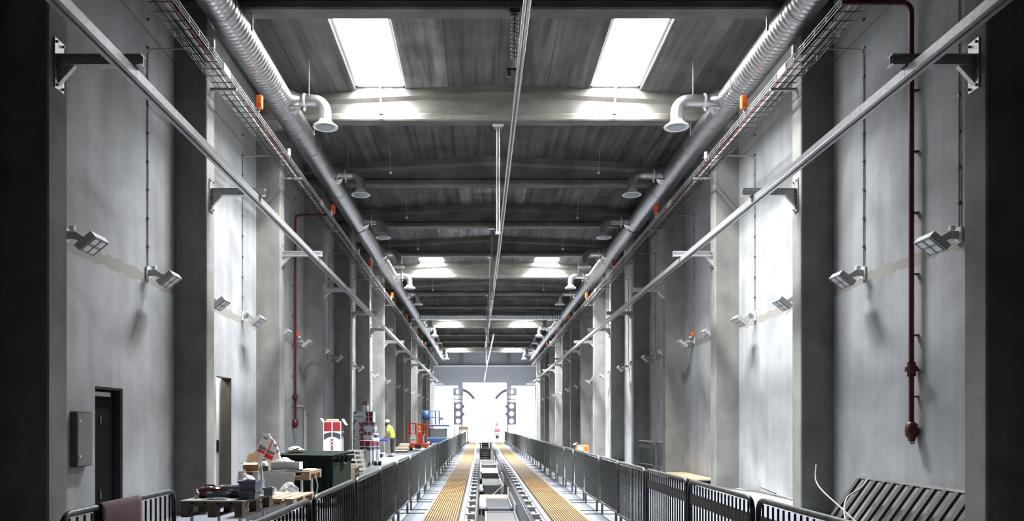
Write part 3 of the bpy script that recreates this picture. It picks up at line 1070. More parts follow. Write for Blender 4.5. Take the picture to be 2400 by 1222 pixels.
# ------------------------------------------------------------------ red fire pipes
def fire_pipe(s, xw, y, zbot, zmid, xin, label):
    q = -s
    xp = xw + q * .09
    zt = 7.42
    t = thing('fire_pipe', label, 'pipe', (xp, y, zbot))
    r = .035
    path = [(0, 0, 0), (0, 0, zt - .14 - zbot)]
    for i in range(1, 6):
        a = i / 5 * PI / 2
        path.append((q * .14 * (1 - math.cos(a)), 0, zt - .14 - zbot + .14 * math.sin(a)))
    path.append((xin - xp, 0, zt - zbot))
    MB().tube(path, r, 12).build('pipe_run', M['red_pipe'], t)
    zz = zmid - zbot
    v = MB().tube([(0, 0, zz - .10), (0, 0, zz + .10)], .055, 14)
    v.tube([(0, -.02, zz), (q * .06, -.16, zz + .01)], .05, 12)
    v.tube([(0, 0, zz - .03), (0, 0, zz + .03)], .085, 14)
    v.build('valve', M['red_pipe'], t)
    MB().lathe([(.035, .16), (.075, .13), (.085, .05), (.085, -.03), (.05, -.07), (.045, -.11)], n=16).build('outlet_coupling', M['red_pipe'], t)
    MB().cyl((0, 0, -.15), (0, 0, -.10), .04, 12).build('outlet_cap', M['galv'], t)
    for k in range(6):
        zk = .5 + k * .85
        MB().box(*sorted((q * -.09, q * .01)), -.038, .038, zk, zk + .02).build('pipe_clip', M['red_pipe'], t)
    return t
fire_pipe(1, WR, 11.02, 1.43, 2.32, 5.0, 'dark red fire pipe running down the blank wall to a valve')
fire_pipe(-1, WL, 22.2, 1.55, 2.32, -4.3, 'dark red fire pipe running down the wall with doorways to a valve')

# grey conduits low on the doorway wall beside the red pipe
t = thing('service_duct', 'blue grey vertical service trunking beside the red pipe', 'trunking', (WL + .001, 22.75, 0))
MB().box(0, .16, 0, .28, 0, 2.05).build('trunk_body', M['grey_paint'], t)
MB().box(.0, .18, -.03, .31, 2.05, 2.12).build('trunk_cap', M['sheet'], t)
MB().cyl((.2, .10, 0), (.2, .10, 2.0), .035, 10).build('down_pipe', M['galv'], t)
MB().cyl((.2, .26, 0), (.2, .26, 1.8), .03, 10).build('down_pipe', M['galv'], t)
# electrical cabinet
M['cabinet'] = mat('brownish_grey_enamel', (0.17, 0.165, 0.155), 0.35, 0, 0.08, 3)
t = thing('wall_cabinet', 'brownish grey steel wall cabinet beside the dark doorway', 'cabinet', (WL + .001, 10.20, 1.0))
MB().box(0, .075, 0, .40, 0, .72).build('cabinet_body', M['brown_and_shade'], t)  # darker than its door: side shade put into the colour
d = MB().rbox(.076, .095, .01, .39, .012, .708, .004).build('door', M['cabinet'], t)
for z in (.14, .60):
    MB().cyl((.095, .05, z), (.112, .05, z), .016, 10).build('lock', M['white_metal'], d)
# thin loose wire drooping from the fourth column
o = MB().tube([(CL - .25 + .5 * math.sin(a) * .6, 23.6, 3.05 + .35 * math.cos(a) - (a > 0) * .0) for a in [(-1.5 + i * .25) for i in range(10)]], .008, 6).build('loose_wire', M['dark_steel'])
tag(o, 'thin dark wire drooping in an arc on the fourth column by the doorways', 'wire')

# ------------------------------------------------------------------ crowd barriers
BL, BH = 1.90, .985
def barrier(label, detail, band):
    t = thing('crowd_barrier', label, 'barrier')
    r = .021
    R = .11
    loop = []
    for (cyy, cz, a0) in ((BL - R, BH - R, 0), (R, BH - R, 90)):
        for k in range(6):
            a = math.radians(a0 + k * 18)
            loop.append((0, cyy + R * math.cos(a), cz + R * math.sin(a)))
    loop += [(0, 0, .20), (0, BL, .20)]
    MB().tube(loop, r, 10, closed=True).build('frame', M['barrier'], t)
    nb = 18
    if detail:
        proto = None
        for i in range(nb):
            y = .10 + i * (BL - .20) / (nb - 1)
            if proto is None:
                proto = MB().cyl((0, 0, .205), (0, 0, BH - .03), .0085, 8).build('bar', M['barrier'], t)
                p = proto
            else:
                p = proto.copy()
                COL.objects.link(p)
                p.parent = t
            p.location = (0, y, 0)
    else:
        b = MB()
        for i in range(nb):
            y = .10 + i * (BL - .20) / (nb - 1)
            b.cyl((0, y, .205), (0, y, BH - .03), .0085, 6)
        b.build('bar_infill', M['barrier'], t)
    if band:
        MB().box(-.006, .006, .06, BL - .06, .76, .865).build('number_plate', M['band'], t)
    for y in (.22, BL - .22):
        f = MB().box(-.018, .018, y - .018, y + .018, .012, .20)
        f.box(-.30, .30, y - .02, y + .02, 0, .014)
        f.build('foot', M['barrier'], t)
    for z in (.38, .80):
        h = MB().tube([(0, BL + .0, z), (0, BL + .035, z + .01), (0, BL + .04, z - .05)], .008, 6)
        h.build('hook', M['barrier'], t)
    return t
bp = {}
def put_barrier(loc, rot, label, detail=False, band=False):
    k = (detail, band)
    if k not in bp:
        bp[k] = barrier(label, detail, band)
        bp[k].location = loc
        bp[k].rotation_euler = rot
        return bp[k]
    return dup(bp[k], loc, rot, label)
random.seed(3)
for i in range(31):
    y = 4.07 + 2.02 * i
    put_barrier((-1.28 + random.uniform(-.015, .015), y, 0), (0, 0, random.uniform(-.008, .008)),
                '%s crowd barrier from the camera in the row on the doorway side of the pit' % nth(i + 1), i < 4)
for i in range(33):
    y = 4.10 + 1.985 * i
    put_barrier((2.09 + random.uniform(-.015, .015), y, 0), (0, 0, random.uniform(-.008, .008)),
                '%s crowd barrier from the camera in the row on the blank-wall side of the pit' % nth(i + 1), i < 4, i < 3)
bt = put_barrier((-2.60, 4.92, 0), (0, 0, .02), 'crowd barrier standing alone with a pink cloth over it', True)
# pink cloth over its top tube
def towel():
    y0, y1, n, mside = 5.40, 6.03, 14, 10
    v, f = [], []
    prof = [(-.030, .52), (-.032, .72), (-.030, .90), (-.032, BH - .01), (-.022, BH + .022), (0, BH + .031), (.022, BH + .022), (.033, BH - .01), (.036, .86), (.040, .66), (.044, .42)]
    for j, (x, z) in enumerate(prof):
        for i in range(n + 1):
            u = i / n
            w = .010 * math.sin(u * 9 + j) * abs(z - BH) * 2
            v.append((-2.605 + x + w * (1 if x > 0 else -1), y0 + (y1 - y0) * u + .03 * (BH - z) * (u - .5), z))
    for j in range(len(prof) - 1):
        for i in range(n):
            a = j * (n + 1) + i
            f.append((a, a + 1, a + n + 2, a + n + 1))
    o = MB().add(v, f, None, True).build('cloth', M['towel'])
    md = o.modifiers.new('thick', 'SOLIDIFY')
    md.thickness = .006
    return o
tag(towel(), 'pink cloth hung over the lone crowd barrier', 'cloth')
put_barrier((5.80, 24.1, 0), (0, 0, .02), 'spare crowd barrier stored upright in the third bay of the blank wall', False, True)
put_barrier((5.70, 26.12, 0), (0, 0, .06), 'second spare crowd barrier stored beyond the other one at the blank wall', False, True)

# ------------------------------------------------------------------ pallets
def pallet(name, label, loc, rot, m, L=1.2, W=.8, cat='pallet', group=None, bh=.072, be=.07, bc=.07, dk=.022):
    """euro pallet, long side along x, resting on z = 0"""
    t = thing(name, label, cat, loc, rot, group)
    bw = .13
    z1 = .022 + bh
    d = MB()
    nb = 5 if W > .7 else 4
    for i in range(nb):
        y = -W / 2 + i * (W - bw) / (nb - 1)
        d.box(-L / 2, L / 2, y, y + bw, z1 + .028, z1 + .028 + dk)
    d.build('deck', m, t)
    for x in (-L / 2 + be, 0, L / 2 - be):
        MB().box(x - min(be, .07), x + min(be, .07), -W / 2, W / 2, z1, z1 + .028).build('cross_board', m, t)
    for y in (-W / 2 + .05, 0, W / 2 - .05):
        MB().box(-L / 2, L / 2, y - .05, y + .05, 0, .022).build('runner', m, t)
        for x, hw in ((-L / 2 + be, be), (0, bc), (L / 2 - be, be)):
            MB().box(x - hw, x + hw, y - .05, y + .05, .022, z1).build('block', m, t)
    return t
def legs(t, L, W, h, m, r=.022):
    for x in (-L / 2 + .15, L / 2 - .15):
        for y in (-W / 2 + .08, W / 2 - .08):
            MB().cyl((x, y, -h), (x, y, 0), r, 10).build('leg', m, t)
# bench A: board-topped pallet on steel legs
HA = .58
A = pallet('pallet_bench', 'weathered pallet on steel legs with a grey board top', (-3.40, 10.72, HA - .215), (0, 0, PI / 2 - .06), M['wood'], cat='bench', bh=.12)
MB().box(-.61, .61, -.41, .41, .192, .214).build('board_top', M['old_wood'], A)
legs(A, 1.2, .8, HA - .215, M['galv'])
# bench B behind it, lower
HB = .47
B = pallet('pallet_bench', 'low pale pallet bench behind the grey topped one with plastic bags', (-3.10, 12.15, HB - .144), (0, 0, PI / 2 - .05), M['new_wood'], cat='bench')
legs(B, 1.2, .8, HB - .144, M['galv'])
# bench C, higher, with new wood
HC = .77
C = pallet('pallet_bench', 'tallest fresh wood pallet bench loaded with cartons before the green bin', (-3.43, 13.62, HC - .144), (0, 0, -.05), M['new_wood'], cat='bench')
legs(C, 1.2, .8, HC - .144, M['white_metal'])
MB().box(-.58, -.2, -.3, .3, -.10, -.02).build('lower_shelf', M['wood'], C)
# grey sheet leaning before bench C
o = MB().obox((-3.42, 13.0, .385), (.345, .0, 0), (0, .008, 0), (0, .10, .383)).build('leaning_sheet', M['sheet'])
tag(o, 'pale grey board leaning against the tallest pallet bench', 'board')

def frust(name, m, label, cat, loc, rz, w, d, h, taper=.9, parts=True, lidm=None, group=None):
    """open-topped tapered tray or crate"""
    t = thing(name, label, cat, loc, (0, 0, rz), group)
    a, c = w / 2 * taper, d / 2 * taper
    A_, C_ = w / 2, d / 2
    ww = .012
    v = [(-a, -c, 0), (a, -c, 0), (a, c, 0), (-a, c, 0), (-A_, -C_, h), (A_, -C_, h), (A_, C_, h), (-A_, C_, h),
         (-A_ + ww, -C_ + ww, h), (A_ - ww, -C_ + ww, h), (A_ - ww, C_ - ww, h), (-A_ + ww, C_ - ww, h),
         (-a + ww, -c + ww, .01), (a - ww, -c + ww, .01), (a - ww, c - ww, .01), (-a + ww, c - ww, .01)]
    f = [(3, 2, 1, 0), (0, 1, 5, 4), (1, 2, 6, 5), (2, 3, 7, 6), (3, 0, 4, 7), (4, 5, 9, 8), (5, 6, 10, 9), (6, 7, 11, 10), (7, 4, 8, 11),
         (8, 9, 13, 12), (9, 10, 14, 13), (10, 11, 15, 14), (11, 8, 12, 15), (12, 13, 14, 15)]
    MB().add(v, f).build('body', m, t)
    if parts:
        r = MB()
        e = .012
        r.box(-A_ - e, A_ + e, -C_ - e, -C_ + .004, h - .025, h).box(-A_ - e, A_ + e, C_ - .004, C_ + e, h - .025, h)
        r.box(-A_ - e, -A_ + .004, -C_, C_, h - .025, h).box(A_ - .004, A_ + e, -C_, C_, h - .025, h)
        r.build('rim', m, t)
    if lidm:
        MB().rbox(-A_ - .01, A_ + .01, -C_ - .01, C_ + .01, h, h + .02, .01).build('lid', lidm, t)
    return t
TA = HA + .001
c1 = frust('storage_crate', M['crate'], 'slate storage crate at the bottom of the two crate stack', 'crate', (-3.045, 10.45, TA), .05, .205, .28, .115, .97, True)
frust('storage_crate', M['crate'], 'slate storage crate on top of the two crate stack', 'crate', (-3.045, 10.45, TA + .116), .05, .21, .28, .12, .97, True)
frust('parts_tray', M['crate_dark'], 'shallow dark blue parts tray with a long front before the red case', 'tray', (-3.42, 10.35, TA), .02, .24, .22, .085)
frust('parts_tray', M['crate_dark'], 'second dark parts tray between the first tray and the crate stack', 'tray', (-3.23, 10.62, TA), .0, .22, .26, .10)
frust('parts_tray', M['sheet'], 'pale grey tray on top behind the dark trays', 'tray', (-3.40, 10.80, TA), .1, .26, .2, .14)
frust('storage_crate', M['crate'], 'grey crate full of white film behind the dark parts trays', 'crate', (-3.21, 10.98, TA), -.1, .20, .22, .20)
frust('parts_bin', M['crate'], 'small open grey bin beside the two crate stack', 'bin', (-2.90, 10.85, TA), .1, .12, .16, .11)
# red tool case with straps
t = thing('tool_case', 'dark red fabric tool case on the grey topped bench', 'case', (-3.62, 10.62, TA), (0, 0, .1))
MB().rbox(-.14, .14, -.12, .12, 0, .135, .035).build('case_body', M['red_pipe'], t)
MB().rbox(-.05, .05, -.125, .125, .0, .148, .02).build('strap', M['dark_steel'], t)
MB().tube([(-.07, 0, .135), (-.05, 0, .158), (.05, 0, .158), (.07, 0, .135)], .010, 8).build('handle', M['black'], t)
MB().rbox(.06, .13, -.13, -.115, .03, .10, .008).build('pocket', M['ink_red'], t)
t = thing('spray_can', 'small silver can at the end of the grey topped bench', 'can', (-3.74, 10.45, TA))
MB().lathe([(.03, 0), (.032, .01), (.032, .07), (.022, .085), (.012, .09)], n=14).build('can_body', M['galv'], t)
MB().lathe([(.014, .09), (.014, .115), (.008, .12)], n=10).build('cap', M['white'], t)
# crumpled clear film bags
def film_bag(label, loc, w, d, h, seed, m=None, name='plastic_bag'):
    rnd = random.Random(seed)
    bm = bmesh.new()
    bmesh.ops.create_icosphere(bm, subdivisions=3, radius=1)
    for v in bm.verts:
        n = 1 + rnd.uniform(-.16, .16)
        k = max(0, v.co.z)
        v.co = Vector((v.co.x * w / 2 * n, v.co.y * d / 2 * n, max(-.0, (v.co.z * n + .35) * h / 1.35)))
        v.co.x *= 1 - .35 * k
    me = bpy.data.meshes.new(name)
    bm.to_mesh(me)
    bm.free()
    me.materials.append(m or M['film'])
    o = bpy.data.objects.new(name, me)
    COL.objects.link(o)
    o.location = loc
    return tag(o, label, 'bag')
film_bag('crumpled clear plastic bag between the red case and the crates', (-3.31, 11.05, TA), .22, .22, .34, 1)
film_bag('crumpled white film spilling from the crate behind the trays', (-3.21, 10.98, TA + .17), .18, .16, .10, 2, M['white'])
film_bag('white torn film standing up behind the crate stack', (-3.08, 11.1, TA), .10, .10, .42, 9, M['white'])
film_bag('flat clear film lying along the front of the grey topped bench', (-3.38, 10.18, TA), .42, .10, .035, 3)
film_bag('small clear bag at the far corner of the grey topped bench', (-2.93, 11.08, TA), .20, .18, .10, 4)
film_bag('clear shiny plastic bag on the low pallet bench', (-2.92, 12.1, HB + .002), .30, .34, .20, 5)
film_bag('second clear plastic bag on the low pallet bench', (-2.97, 11.75, HB + .002), .16, .18, .08, 6)
# bench C contents
TC = HC + .001
t = thing('cardboard_box', 'brown open cardboard box on the tallest pallet bench', 'box', (-3.88, 13.5, TC), (0, 0, .05))
b = MB()
b.box(-.13, .13, -.15, -.142, 0, .11).box(-.13, .13, .142, .15, 0, .11).box(-.13, -.122, -.142, .142, 0, .11).box(.122, .13, -.142, .142, 0, .11).box(-.122, .122, -.142, .142, 0, .006)
b.build('box_body', M['cardboard'], t)
MB().obox((0, -.17, .12), (.12, 0, 0), (0, .035, .012), (0, 0, .003)).build('flap', M['white_wood'], t)
MB().obox((-.16, 0, .125), (.035, 0, .012), (0, .13, 0), (0, 0, .003)).build('flap', M['white_wood'], t)
MB().obox((-.06, .16, .20), (.08, 0, .02), (0, .003, 0), (.03, .03, .09)).build('flap', M['cardboard'], t)
t = thing('cleaner_bottle', 'white spray bottle with a green base on the tallest pallet bench', 'bottle', (-3.63, 13.32, TC))
MB().lathe([(.045, 0), (.055, .012), (.055, .085)], n=18).build('green_sleeve', M['bottle_green'], t)
MB().lathe([(.053, .085), (.053, .13), (.035, .16), (.018, .172), (.018, .185)], n=18).build('bottle_top', M['white'], t)
MB().lathe([(.022, .185), (.022, .205), (.012, .21)], n=12).build('cap', M['black'], t)
t = thing('white_carton', 'low white open carton on black film on the tallest pallet bench', 'box', (-3.28, 13.42, TC + .02), (0, 0, -.03))
b = MB()
b.box(-.24, .24, -.12, -.114, 0, .13).box(-.24, .24, .114, .12, 0, .13).box(-.24, -.234, -.114, .114, 0, .13).box(.234, .24, -.114, .114, 0, .13).box(-.234, .234, -.114, .114, 0, .006)
b.build('box_body', M['carton'], t)
for i in range(3):
    MB().rbox(-.16 + i * .1, -.08 + i * .1, -.06, .05, .08, .165 - i * .01, .012).build('packed_unit', M['white'], t)
film_bag('crumpled grey wrapping beside the white carton', (-3.33, 13.5, TC + .125), .22, .2, .10, 8, M['carton'], 'wrapping')
film_bag('black plastic film lying under the white carton', (-3.26, 13.38, TC), .80, .34, .035, 7, M['black'], 'plastic_film')
tag(MB().box(-3.05, -2.88, 13.35, 13.9, TC, TC + .012).build('white_board', M['white']), 'white board lying at the end of the tallest pallet bench', 'board')
film_bag('crumpled black film between the green bottle and the brown box', (-3.70, 13.44, TC), .2, .14, .10, 11, M['black'], 'plastic_film')

# leaning printed carton sheet / bag
t = thing('insulation_sack', 'slanting white insulation sack printed red and grey behind the green bottle', 'sack', (-3.76, 13.80, TC + .07), (-.10, math.radians(23), 0))
prof = [(-.24, 0), (.23, 0), (.26, .10), (.20, .22), (.09, .36), (-.03, .46), (-.12, .50), (-.24, .48)]
p = MB().prism(prof, 'y', -.05, .05, M['white'])
def quad(mb, pts, m, y=-.054):
    mb.add([(x, y, z) for x, z in pts] + [(x, y + .003, z) for x, z in pts], [(0, 1, 2, 3), (7, 6, 5, 4), (0, 4, 5, 1), (1, 5, 6, 2), (2, 6, 7, 3), (3, 7, 4, 0)], m)
quad(p, [(-.21, .42), (-.13, .42), (-.13, .46), (-.21, .46)], M['ink_grey'])
quad(p, [(-.21, .23), (-.08, .23), (-.08, .285), (-.21, .31)], M['ink_grey'])
quad(p, [(-.06, .22), (.09, .22), (.09, .27), (-.06, .275)], M['ink_grey'])
quad(p, [(-.21, .18), (-.08, .18), (-.08, .215), (-.21, .22)], M['red'])
quad(p, [(-.06, .13), (.09, .13), (.09, .20), (-.06, .21)], M['red'])
quad(p, [(.03, .36), (.07, .36), (.07, .41), (.02, .42)], M['ink_grey'])
quad(p, [(.10, .28), (.14, .28), (.14, .33), (.10, .35)], M['ink_grey'])
p.build('sack_body', None, t)
text('lettering', 'ROCKWOOL', .052, (-.035, -.056, .385), (PI / 2, PI / 2 * -1, 0), M['red'], t)
MB().obox((-.20, 0, .51), (.06, 0, .015), (0, .05, 0), (-.004, 0, .012)).build('folded_flap', M['white'], t)

# ------------------------------------------------------------------ green wheeled bin
t = thing('waste_container', 'dark green wheeled waste container behind the pallet benches', 'bin', (-3.22, 15.35, 0), (0, 0, -.33))
w, d = .60, .40
b = MB()
v = []
for z, k in ((.16, .84), (.55, .93), (.93, 1.0)):
    v += [(-w * k, -d * k, z), (w * k, -d * k, z), (w * k, d * k, z), (-w * k, d * k, z)]
f = [(3, 2, 1, 0), (8, 9, 10, 11)]
for i in range(2):
    for k in range(4):
        k2 = (k + 1) % 4
        f.append((i * 4 + k, i * 4 + k2, i * 4 + 4 + k2, i * 4 + 4 + k))
b.add(v, f).build('bin_body', M['bin'], t)
r = MB().box(-w - .035, w + .035, -d - .035, d + .035, .90, .955)
r.build('rim', M['bin'], t)
l = MB()
v = [(-w - .03, -d - .03, .958), (w + .03, -d - .03, .958), (w + .03, d + .03, .985), (-w - .03, d + .03, .985), (-w - .03, -d - .03, .975), (w + .03, -d - .03, .975), (w + .03, d + .03, 1.03), (-w - .03, d + .03, 1.03)]
l.add(v, [(3, 2, 1, 0), (4, 5, 6, 7), (0, 1, 5, 4), (1, 2, 6, 5), (2, 3, 7, 6), (3, 0, 4, 7)])
l.build('lid', M['bin'], t)
for x in (w + .02,):
    for y in (-.22, -.05, .12):
        MB().rbox(x - .01, x + .05, y - .03, y + .03, .84, .97, .012).build('lid_hinge', M['bin'], t)
MB().box(w * .95, w * 1.0 + .004, -d * .86, d * .86, .22, .86).build('side_panel', M['bin_face'], t)['label'] = 'lighter green end panel'
for x in (-w - .05, w + .05):
    MB().cyl((x, -.06, .80), (x, .06, .80), .025, 10).build('trunnion', M['black'], t)
for i in range(4):
    x = -.4 + i * .27
    MB().box(x - .012, x + .012, -d - .02, -d * .9, .25, .90).build('front_rib', M['bin'], t)
for x in (-.42, .42):
    for y in (-.25, .25):
        c = MB().cyl((x - .025, y, .085), (x + .025, y, .085), .085, 14)
        c.build('caster', M['black'], t)
MB().box(-.30, -.18, -d * .93 - .012, -d * .93 - .006, .55, .72).build('sticker', M['white'], t)
film_bag('crumpled grey rubbish lying on the lid of the green container', (-3.62, 15.5, 1.03), .34, .3, .10, 14, M['old_wood'], 'rubbish_heap')
# loose cable hanging by the bin
o = MB().tube([(-2.84, 13.6, .72), (-2.80, 13.62, .5), (-2.84, 13.6, .25), (-2.76, 13.5, .03)], .012, 6).build('hose', M['galv'])
tag(o, 'thin grey hose hanging from the end of the tallest pallet bench', 'hose')

# ------------------------------------------------------------------ printed insulation cartons
def carton(label, loc, w, d, h, lie=False, rz=0, lettering=True, flaps=False, name='insulation_carton'):
    t = thing(name, label, 'carton', loc, (0, 0, rz))
    p = MB().box(-w / 2, w / 2, -d / 2, d / 2, 0, h, M['carton'])
    long_, short = (w, h) if lie else (h, w)
    def put(poly, m, face):
        pts = []
        for u, q in poly:                      # u along the long side 0..1, q across -.5..+.5
            if lie:
                x, z = (u - .5) * long_, (q + .5) * short
            else:
                x, z = q * short, u * long_
            pts.append((x, z))
        n = len(pts)
        if face == 'front':
            v = [(x, -d / 2 - .003, z) for x, z in pts] + [(x, -d / 2, z) for x, z in pts]
        else:
            k = d / w
            v = [(w / 2 + .003, (x) * k, z) for x, z in pts] + [(w / 2, x * k, z) for x, z in pts]
        fs = [tuple(range(n)), tuple(range(2 * n - 1, n - 1, -1))]
        for i in range(n):
            j = (i + 1) % n
            fs.append((i, j, n + j, n + i))
        p.add(v, fs, m)
    faces = ('front',) if lie else ('front', 'side')
    for fc in faces:
        for sgn in (-1, 1):
            a, c = .03, .46
            put([(.79, sgn * a), (.985, sgn * a), (.985, sgn * c), (.79, sgn * c)], M['ink_red'], fc)
            put([(.675, sgn * a), (.765, sgn * a), (.755, sgn * .25), (.725, sgn * c), (.60, sgn * c), (.65, sgn * .25)], M['ink_dark'], fc)
            put([(.05, sgn * c), (.22, sgn * c), (.10, sgn * .27), (.05, sgn * .27)], M['ink_dark'], fc)
    p.build('carton_body', None, t)
    if lettering:
        size = min(short * .26, long_ * .085)
        if lie:
            text('lettering', 'ROCKWOOL', size, (-.22 * long_, -d / 2 - .004, h / 2), (PI / 2, 0, 0), M['ink_red'], t)
        else:
            text('lettering', 'ROCKWOOL', size, (0, -d / 2 - .004, .39 * h), (PI / 2, -PI / 2, 0), M['ink_red'], t)
    if flaps:
        MB().obox((-w / 2 - .05, 0, h + .02), (.05, 0, -.06), (0, d / 2.2, 0), (.003, 0, .003)).build('flap', M['sheet'], t)
        MB().obox((w / 2 + .06, 0, h - .02), (.05, 0, -.08), (0, d / 2.2, 0), (.003, 0, .003)).build('flap', M['carton'], t)
        MB().rbox(-w / 2 + .04, w / 2 - .1, -.1, .1, h - .05, h + .06, .03).build('contents', M['cardboard'], t)
    return t
# single tall open carton standing on pallets behind the bin
for i in range(3):
    pallet('pallet', '%s wooden pallet from the floor under the open printed carton' % nth(i + 1), (-3.86, 20.9, i * .145), (0, 0, 0), M['wood'])
carton('tall open printed carton with flaps behind the green container', (-3.84, 20.7, .436), .46, .42, 1.20, flaps=True)
# the stack by the fifth column
zs = 30.0
def cx(px, y):
    return (px - VX) * y / FPX
def cz(py, y):
    return EYE + (VY - py) * y / FPX
def place(label, x0, x1, y0, y1, Y, d, lie=False, lettering=True, zbase=None):
    xa, xb2 = cx(x0, Y), cx(x1, Y)
    z0 = cz(y1, Y) if zbase is None else zbase
    h = cz(y0, Y) - z0
    carton(label, ((xa + xb2) / 2, Y + d / 2, z0), xb2 - xa, d, h, lie, 0, lettering)
    return cz(y0, Y)
place('tall printed carton standing upright before the carton stack', 842, 868, 1033, 1095, 29.0, .5, zbase=0)
h = place('lowest grey carton of the stack behind the tall upright one', 827, 851, 1052, 1090, 30.0, .8, True, False, 0)
h = place('carton lying second from the floor in the carton stack', 827, 850, 1036, 1052, 30.0, .8, True, True, h + .002)
h = place('carton lying third from the floor in the carton stack, red lettered', 827, 851, 1014, 1036, 30.0, .8, True, True, h + .002)
h4 = place('carton lying fourth from the floor in the carton stack, red banded', 827, 851, 990, 1014, 30.0, .8, True, False, h + .002)
h = place('slim upright carton supporting the stack next to its lower boxes', 852, 876, 1034, 1090, 30.0, .7, False, False, 0)
h = place('red printed carton on the slim upright one in the stack', 852, 870, 1013, 1034, 30.0, .7, False, False, h + .002)
h = place('square grey carton with a red side in the upper stack', 852, 878, 990, 1013, 30.0, .7, False, False, h + .002)
h = place('wide carton lying across the top of the stack', 828, 874, 965, 990, 30.0, .7, True, True, max(h, h4) + .002)
h = place('small carton at the very top of the stack', 849, 861, 942, 965, 30.0, .35, False, False, h + .002)
place('white carton with red lettering beside the blue trestle', 879, 887, 1035, 1086, 31.5, .4, False, True, 0)
t = thing('wrapped_roll', 'white wrapped roll with a black strap lying at the foot of the cartons', 'roll', (-3.93, 30.2, 0))
MB().tube([(-.12, 0, .09), (.14, 0, .09)], .09, 16).build('roll_body', M['black'], t)
MB().tube([(-.02, 0, .09), (.03, 0, .09)], .096, 16).build('strap', M['white'], t)
# stack of whitewashed half pallets
for i in range(5):
    pallet('half_pallet', '%s small whitewashed pallet from the floor in the leaning pallet stack' % nth(i + 1), (-3.94 - i * .028, 25.6 + i * .02, i * .146), (0, 0, .10 - .02 * i), M['white_wood'], .46, .62, bh=.046, be=.028, bc=.02, dk=.05)
t = thing('timber_offcut', 'grey timber offcuts heaped beside the leaning pallet stack', 'timber', (-4.35, 25.8, 0))
for i in range(4):
    MB().obox((-.0 + .05 * i, .03 * i, .05 + .10 * i), (.16, .03 * i, .01), (-.02, .3, 0), (0, 0, .035)).build('offcut', M['old_wood'], t)

# ------------------------------------------------------------------ blue trestle, white saw bench
t = thing('sawhorse', 'cobalt blue trestle table in front of the worker', 'trestle', (-4.98, 38.0, 0))
MB().rbox(-.02, .52, -.20, .20, .76, .86, .02).build('top_beam', M['cobalt'], t)
for x in (.02, .14):
    for y in (-.16, .16):
        MB().obox((x, y * 1.25, .38), (.022, 0, 0), (0, .022, 0), (0, -y * .25, .38)).build('leg', M['pale_blue'], t)
MB().box(.0, .16, -.19, .19, .30, .34).build('cross_bar', M['pale_blue'], t)
t = thing('saw_bench', 'white bench saw with a black motor beside the blue trestle', 'machine', (-4.98, 36.9, 0))
MB().rbox(-.20, .24, -.3, .3, .82, .93, .02).build('table_top', M['white'], t)
MB().rbox(-.12, .16, -.12, .12, .93, 1.10, .03).build('motor', M['black'], t)
MB().rbox(-.02, .20, -.08, .14, 1.06, 1.14, .02).build('guard', M['white'], t)
for x in (-.15, .19):
    for y in (-.25, .25):
        MB().box(x - .02, x + .02, y - .02, y + .02, 0, .82).build('leg', M['galv'], t)
t = thing('step_stool', 'small white plastic stool at the foot of the blue trestle', 'stool', (-4.64, 36.9, 0))
MB().rbox(-.19, .19, -.15, .15, .20, .25, .02).build('seat', M['white'], t)
for x in (-.14, .14):
    MB().box(x - .03, x + .03, -.12, .12, 0, .20).build('leg', M['white'], t)
MB().box(-.02, .05, -.14, -.10, .02, .18).build('inner_panel', M['black'], t)

# ------------------------------------------------------------------ the worker
def skin_mesh(name, joints, bones, m, parent, loc=(0, 0, 0), sub=2):
    names = list(joints)
    me = bpy.data.meshes.new(name)
    me.from_pydata([joints[k][0] for k in names], [(names.index(a), names.index(c)) for a, c in bones], [])
    me.materials.append(m)
    o = bpy.data.objects.new(name, me)
    COL.objects.link(o)
    if not me.skin_vertices:
        bm = bmesh.new()
        bm.from_mesh(me)
        bm.verts.layers.skin.verify()
        bm.to_mesh(me)
        bm.free()
    sk = me.skin_vertices[0].data
    for i, k in enumerate(names):
        r = joints[k][1]
        sk[i].radius = r if isinstance(r, tuple) else (r, r)
        sk[i].use_root = (i == 0)
    md = o.modifiers.new('skin', 'SKIN')
    md.use_smooth_shade = True
    s = o.modifiers.new('sub', 'SUBSURF')
    s.levels = s.render_levels = sub
    o.parent = parent
    o.location = loc
    return o
wk = thing('person', 'person in a yellow hi-vis shirt and cap bending over the blue trestle', 'person', (-4.27, 38.2, 0), (0, 0, 0))
